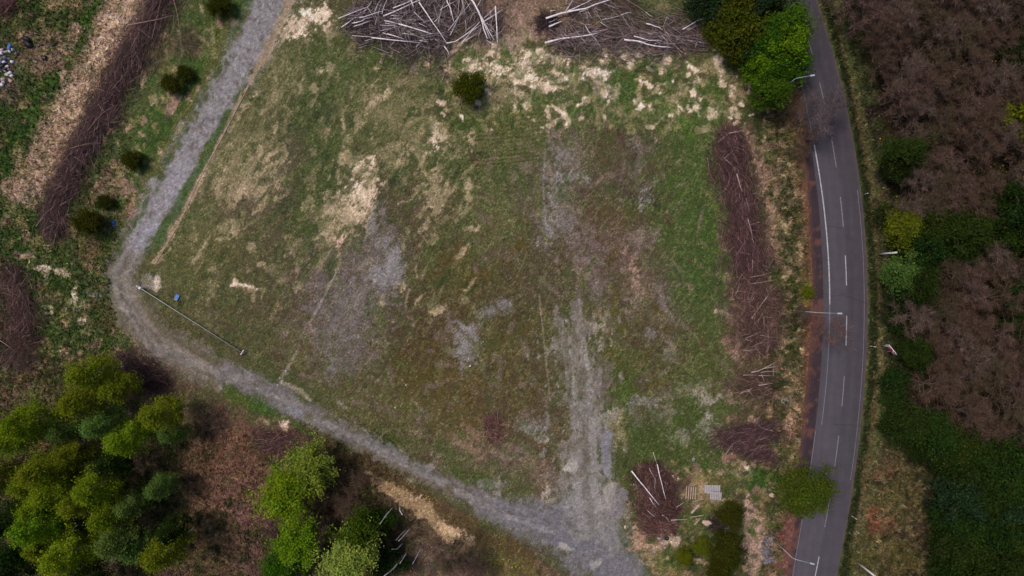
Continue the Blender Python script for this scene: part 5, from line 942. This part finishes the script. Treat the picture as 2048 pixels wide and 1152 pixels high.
# pallets
def pallet(X, Y, w_, l_, n, rz, mat, lb, layers=1, dark=M['woodd'], deck=.09):
    x, y = W(X, Y); t = empty('pallet', (x, y, zat(x, y) + .03), rz, label=lb, cat='pallet')
    for q in range(3): bobj('bearer', bx(-w_ / 2, w_ / 2, (-.5 + q * .5) * (l_ - .14) - .07, (-.5 + q * .5) * (l_ - .14) + .07, .02, .2), dark, t)
    for q in range(n):
        u = (-.5 + q / (n - 1)) * (w_ - deck * 2); bobj('slat', bx(u - deck, u + deck, -l_ / 2 + rng.uniform(-.03, .03), l_ / 2 + rng.uniform(-.03, .03), .203, .24), mat, t)
    return t
pallet(1381, 985, 1.75, 2.2, 5, math.radians(-4), M['wood'], 'brown wooden pallet with gaps, left of the grey pallet stack')
pallet(1424, 978, 2.7, 1.5, 9, math.radians(-3), M['concrete'], 'upper pale grey pallet of the two overlapping ones', deck=.13)
tt = pallet(1430, 990, 2.0, 1.4, 7, math.radians(-6), M['concrete'], 'lower pale grey pallet partly over the wider one', deck=.12); tt.location.z += .25
def plank(X0, Y0, X1, Y1, w_, mat, lb, z=.06):
    a = W(X0, Y0); b = W(X1, Y1); L = math.dist(a, b); an = math.atan2(b[1] - a[1], b[0] - a[0])
    o = bobj('plank', bx(0, L, -w_ / 2, w_ / 2, 0, .06), mat, None, .01, loc=(*a, zat(*a) + z)); o.rotation_euler = (0, -.02, an)
    tag(o, lb, 'plank', 'loose planks near the pallets')
plank(1382, 1026, 1398, 1009, .38, M['wood'], 'wide pale plank lying below the wooden pallet')
plank(1388, 1050, 1400, 1036, .16, M['wood'], 'narrow plank below the wide pale plank')
plank(1380, 1034, 1406, 1030, .12, M['wood'], 'thin plank crossing above the narrow plank')
plank(1384, 1003, 1408, 997, .10, M['wood'], 'thin plank just below the wooden pallet', .05)
# tyres
def tyre(X, Y, r_, lb, tilt=0):
    x, y = W(X, Y); V = []; F = []; n, k_ = 24, 8
    for i in range(n):
        for j in range(k_):
            a = 2 * PI * i / n; b = 2 * PI * j / k_; rr_ = r_ + .12 * math.cos(b) + (.012 if i % 2 and abs(b) < 1 else 0)
            V.append((rr_ * math.cos(a), rr_ * math.sin(a), .13 + .12 * math.sin(b)))
            F.append((i * k_ + j, ((i + 1) % n) * k_ + j, ((i + 1) % n) * k_ + (j + 1) % k_, i * k_ + (j + 1) % k_))
    o = obj('tyre', mesh_np('tyre', np.array(V), np.array(F), None, True), M['rubber'], loc=(x, y, zat(x, y) + .05)); o.rotation_euler = (tilt, 0, 0)
    tag(o, lb, 'tyre', 'tyres below the brush pile')
tyre(1296, 1052, .3, 'leftmost black tyre lying flat on bare soil below the brush pile'); tyre(1313, 1053, .26, 'black tyre right of the leftmost one, half hidden by twigs', .5); tyre(1333, 1076, .26, 'dark tyre lowest of the three below the brush pile', .2)
# lumps: bags, stones, scraps
def lump(name, X, Y, sx, sy, sz, mat, lb, cat, group=None, seed=0, amp=.25, rz=0):
    bm = bmesh.new(); bmesh.ops.create_icosphere(bm, subdivisions=3, radius=1); r = random.Random(seed * 13 + 5)
    ph = [(r.uniform(1.5, 4), r.uniform(1.5, 4), r.uniform(0, 6)) for _ in range(5)]
    for v in bm.verts:
        d = sum(math.sin(v.co.x * a + v.co.y * b + v.co.z * (a - b) + c) for a, b, c in ph) / 5
        v.co *= 1 + amp * d * 1.6; v.co = Vector((v.co.x * sx, v.co.y * sy, max(v.co.z, -.55) * sz + .55 * sz))
    me = bpy.data.meshes.new(name); bm.to_mesh(me); bm.free(); x, y = W(X, Y)
    o = obj(name, me, mat, loc=(x, y, zat(x, y) - .02)); o.rotation_euler = (0, 0, rz); return tag(o, lb, cat, group)
lump('rubbish_bag', 55, 79, .75, .6, .45, M['blackp'], 'upper lobe of the big black rubbish bag pair at the top left', 'rubbish bag', 'black rubbish bags', 1)
lump('rubbish_bag', 60, 90, .8, .65, .5, M['blackp'], 'lower and larger black rubbish bag of the pair at the top left', 'rubbish bag', 'black rubbish bags', 2)
lump('rubbish_bag', 90, 117, .55, .4, .35, M['blackp'], 'black rubbish bag on bare soil below the others', 'rubbish bag', 'black rubbish bags', 3, rz=-.8)
lump('rubbish_bag', 108, 89, .5, .45, .35, mat_plain('dark_green_plastic', lin((28, 40, 32)), .5), 'dark green rubbish bag right of the black pair', 'rubbish bag', 'black rubbish bags', 4)
lump('rubbish_bag', 84, 90, .35, .28, .25, M['blackp'], 'small dark bag between the black pair and the green bag', 'rubbish bag', 'black rubbish bags', 5)
lump('rubbish_bag', 98, 106, .25, .25, .2, M['blackp'], 'smallest dark bag just above the lowest black bag', 'rubbish bag', 'black rubbish bags', 6)
lump('rubbish_bag', 20, 96, .3, .75, .3, M['blue'], 'light blue plastic on top of the rubbish heap at the left edge', 'rubbish', None, 7, rz=-.2)
ms = [M['bagw'], M['bagg'], M['concrete'], M['pinkstone'], M['bagg'], M['blackp']]
for q in range(46):
    X = max(-8, rng.gauss(9, 9)); Y = rng.uniform(98, 172); mi = q % 6; s = rng.uniform(.16, .36)
    wd_ = ['white', 'grey', 'pale grey', 'pinkish', 'grey', 'dark'][mi]
    lump('rubbish_scrap', X, Y, s * rng.uniform(.7, 1.5), s, s * .7 + rng.uniform(0, .25), ms[mi], '%s scrap in the rubbish heap at the left edge' % wd_, 'rubbish', wd_ + ' scraps of the rubbish heap', q + 20, rz=rng.uniform(0, 3))
for X, Y, lb in [(7,101,'bright white scrap at the top of the rubbish heap'),(20,146,'bright white bag at the lower right of the rubbish heap'),(25,152,'second bright white bag at the lower right of the rubbish heap'),(26,124,'white scrap at the right edge of the rubbish heap')]:
    lump('rubbish_scrap', X, Y, .35, .28, .3, M['bagw'], lb, 'rubbish', None, X)
# blue things
x, y = W(355, 594); t = empty('blue_crate', (x, y, zat(x, y)), math.radians(62), label='light blue box lying in the grass beside the barrier', cat='box')
bobj('lid', bx(-.35, .45, -.34, .34, .22, .27), M['blue'], t, .02); bobj('body', bx(-.65, .42, -.3, .3, .0, .218), M['bagg'], t, .02)
lump('blue_bag', 229, 445, .26, .36, .25, M['blued'], 'dark blue bag beside the large conifer bush', 'bag', 'dark blue bags', 91); lump('blue_bag', 229, 452, .3, .28, .22, M['blued'], 'dark blue bag just below the one by the large conifer bush', 'bag', 'dark blue bags', 92)
lump('stone', 1413, 1045, .85, .5, .4, M['pinkstone'], 'large pale pinkish stone beside the small dark twig heap', 'stone', None, 93, rz=-.2)
lump('stone', 1330, 1058, .3, .28, .3, M['concrete'], 'white chunk right of the tyres', 'rubbish', None, 94); lump('stone', 1318, 1076, .45, .22, .2, M['concrete'], 'long pale grey chunk left of the lowest tyre', 'rubbish', None, 95, rz=-.3)
lump('plastic_scrap', 1285, 1029, .18, .2, .15, M['bagw'], 'small white plastic scrap left of the brush foot', 'rubbish', None, 96); lump('plastic_scrap', 1291, 1024, .13, .13, .12, M['bagw'], 'tiny white scrap just above right of the small plastic scrap', 'rubbish', None, 97)
lump('plastic_scrap', 1250, 1054, .17, .3, .15, mat_plain('yellow_white_plastic', lin((215, 195, 130)), .6), 'yellowish white scrap at the edge of the gravel junction', 'rubbish', None, 98)
lump('stone', 1387, 919, .3, .34, .2, mat_plain('greenish_stone', lin((120, 130, 118)), .9), 'greenish grey stone alone in the grass above the pallets', 'stone', None, 99)
lump('stone', 1543, 990, .5, .4, .3, M['pinkstone'], 'pale stone on the verge left of the olive roadside tree', 'stone', None, 100)
lump('plastic_scrap', 775, 179, .16, .16, .1, M['bagw'], 'small pale scrap in the upper field left of the round conifer', 'rubbish', None, 101)
lump('plastic_scrap', 940, 732, .22, .12, .1, M['bagw'], 'white scrap at the foot of the gravel patch in mid field', 'rubbish', None, 102, rz=.5); lump('plastic_scrap', 967, 683, .1, .1, .08, M['bagw'], 'tiny white scrap right of the gravel patch in mid field', 'rubbish', None, 103)
lump('plastic_scrap', 812, 770, .14, .1, .1, M['bagw'], 'small white scrap in the lower middle field', 'rubbish', None, 104); lump('plastic_scrap', 790, 815, .12, .12, .1, M['bagw'], 'small white scrap near the lower lane', 'rubbish', None, 105)
for q, (X, Y) in enumerate([(560,756),(565,762),(572,742),(556,770),(578,768)]): lump('stone', X, Y, .2, .16, .12, M['concrete'], 'small pale stone beside the lane where the bare rut meets it', 'stone', 'small pale stones by the lane rut', 110 + q)
for q in range(14): lump('stone', 1535 + rng.uniform(-12, 12), 1098 + rng.uniform(-22, 26), rng.uniform(.2, .4), rng.uniform(.2, .35), .25, mat_plain('grey_rock', lin((112, 108, 122)), .9) if q == 0 else bpy.data.materials['grey_rock'], 'grey rock in the rubble left of the road at the bottom', 'stone', 'grey rocks left of the road at the bottom', 130 + q)
for q in range(9): lump('stone', 828 + rng.uniform(-10, 26), 995 + rng.uniform(-6, 8), .22, .15, .12, M['pinkstone'], 'pale woodchip piece on the straw below the lower lane', 'wood piece', 'pale wood pieces on the straw below the lane', 150 + q, rz=rng.uniform(0, 3))

# low worn concrete kerb beside the upper lane
kp = [(572,30),(545,88),(518,133),(498,172),(470,226),(442,280),(415,330),(392,372),(372,420),(350,462),(328,500),(312,528)]
kerb = empty('low_kerb', (0, 0, 0), label='narrow low kerb line between the upper gravel lane and the field', cat='kerb')
for (a, b), (c, d) in zip(kp[3:-1], kp[4:]):
    p = W(a, b); q = W(c, d); L = math.dist(p, q); o = bobj('kerb_stone', bx(0, L - .03, -.04, .04, -.1, .09), M['wood'], kerb, .01, loc=(*p, zat(*p))); o.rotation_euler = (0, 0, math.atan2(q[1] - p[1], q[0] - p[0]))

# ---------------------------------------------------------------- grass, tussocks, leaf litter (uncountable)
r = np.random.default_rng(99)
N = 210000
x = r.uniform(-96, 96, N); y = r.uniform(-56, 56, N)
ix = np.clip(((x - fx[0]) / D).astype(int) + len(out), 0, NX - 1); iy = np.clip(((y - fy[0]) / D).astype(int) + len(out), 0, NY - 1)
bad = (gm[iy, ix] > .3) | (onroad[iy, ix] > .15)
x, y, ix, iy = [a[~bad] for a in (x, y, ix, iy)]; N = len(x)
rg = rgh[iy, ix]; hh = (.10 + .24 * rg) * r.uniform(.5, 1.7, N); c = C[iy, ix]; z = Z[iy, ix]
nb = 3; hN = N * nb
a = r.uniform(0, 2 * PI, hN); X3, Y3, Z3, H3 = [np.repeat(q, nb) for q in (x, y, z, hh)]
bw = H3 * .22; ca, sa = np.cos(a), np.sin(a); sp = H3 * r.uniform(.5, 1.2, hN)
bx_ = X3 + r.normal(0, .05, hN); by_ = Y3 + r.normal(0, .05, hN)
v0 = np.stack([bx_ - sa * bw, by_ + ca * bw, Z3 - .02], -1); v1 = np.stack([bx_ + sa * bw, by_ - ca * bw, Z3 - .02], -1); v2 = np.stack([bx_ + ca * sp, by_ + sa * sp, Z3 + H3], -1)
V = np.stack([v0, v1, v2], 1).reshape(-1, 3); F = np.arange(hN * 3).reshape(-1, 3)
tc = np.repeat(c * np.exp(r.normal(.08, .28, N))[:, None] * np.stack([r.uniform(.9, 1.15, N), np.ones(N), r.uniform(.8, 1.05, N)], -1), nb * 3, 0)
obj('grass', mesh_np('grass', V, F, np.clip(tc, 0, .7)), M['tuft'], kind='stuff', label='short rough grass covering the open ground', cat='grass')
# verge tussocks
n = 420; yy = r.uniform(180, 860, n); xx = 1542 + 42 * sstep(180, 500, yy) + r.normal(0, 13, n)
Vs, Fs, Cs = [], [], []; o = 0
for i in range(n):
    X, Y = W(xx[i], yy[i]); s = r.uniform(.18, .5); m_ = 46; z0 = zat(X, Y)
    a = r.uniform(0, 2 * PI, m_); e = r.uniform(.1, 1.3, m_)
    P = np.stack([np.cos(a) * np.cos(e), np.sin(a) * np.cos(e), np.sin(e) * .8], -1) * s
    w_ = np.stack([-np.sin(a), np.cos(a), a * 0], -1) * .035
    b = np.array([X, Y, z0 - .03]); Vs.append(np.stack([b + w_ + P * .15, b - w_ + P * .15, b + P + [0, 0, .02]], 1).reshape(-1, 3))
    cc = lin((128, 112, 86)) if r.random() < .55 else lin((66, 78, 38)); Cs.append(np.repeat(cc[None] * r.uniform(.6, 1.3, m_)[:, None], 3, 0)); 
V = np.concatenate(Vs); obj('tussock_grass', mesh_np('tussock_grass', V, np.arange(len(V)).reshape(-1, 3), np.concatenate(Cs)), M['tuft'], kind='stuff', label='straw coloured and green grass tussocks along the left verge of the road', cat='grass')
# fallen leaves and flecks
def flecks(name, P, size, colr, lb, cat):
    V, F = leaves(P, size, 1.5, 5); cc = lin(colr)[None] * np.random.default_rng(3).uniform(.6, 1.4, len(P))[:, None]
    obj(name, mesh_np(name, V, F, np.repeat(cc, 4, 0)), M['tuft'], kind='stuff', label=lb, cat=cat)
P = []
for cx_, cy_, sx, sy, n, h in [(1945,250,40,60,70,5),(1925,300,40,30,40,5),(2000,340,30,40,70,4),(1860,310,40,20,26,5),(1760,240,20,60,14,.2),(1950,180,60,60,40,5),(1900,60,70,50,24,5),(1990,440,20,20,10,5)]:
    for q in range(n):
        X, Y = W(rng.gauss(cx_, sx), rng.gauss(cy_, sy)); P.append((X, Y, zat(X, Y) + rng.uniform(.1, h)))
flecks('yellow_leaves', np.array(P), .15, (186, 150, 40), 'small yellow leaves scattered through the upper part of the right wood', 'leaves')
P = []
for cx_, cy_, sx, sy, n in [(205,545,6,14,26),(196,535,8,8,12),(262,575,10,10,8),(1040,1130,26,14,60),(855,1000,14,6,20),(1615,560,4,60,10),(1000,1115,20,10,30)]:
    for q in range(n): X, Y = W(rng.gauss(cx_, sx), rng.gauss(cy_, sy)); P.append((X, Y, zat(X, Y) + .15))
flecks('yellow_flowers', np.array(P), .09, (190, 165, 40), 'small yellow flowers beside the lanes', 'flowers')
P = []
for q in range(5200):
    Y_ = rng.uniform(170, 1152); X_ = float(roadL(Y_)) - rng.uniform(16, 42) + rng.gauss(0, 3)
    if 880 < Y_ < 1040: continue
    X, Y = W(X_, Y_); P.append((X, Y, zat(X, Y) + rng.uniform(.05, .12)))
flecks('leaf_litter', np.array(P), .07, (106, 72, 60), 'rust brown leaf litter along the left road edge', 'leaf litter')
P = []
for q in range(9000):
    X_ = rng.uniform(1770, 2060); Y_ = rng.uniform(-10, 1160); X, Y = W(X_, Y_); P.append((X, Y, zat(X, Y) + rng.uniform(.03, .1)))
for q in range(5000):
    X, Y = W(rng.gauss(440, 60), rng.gauss(960, 90)); P.append((X, Y, zat(X, Y) + rng.uniform(.03, .1)))
flecks('dead_leaves', np.array(P), .08, (104, 74, 60), 'brown dead leaves on the floor of the woods', 'leaf litter')
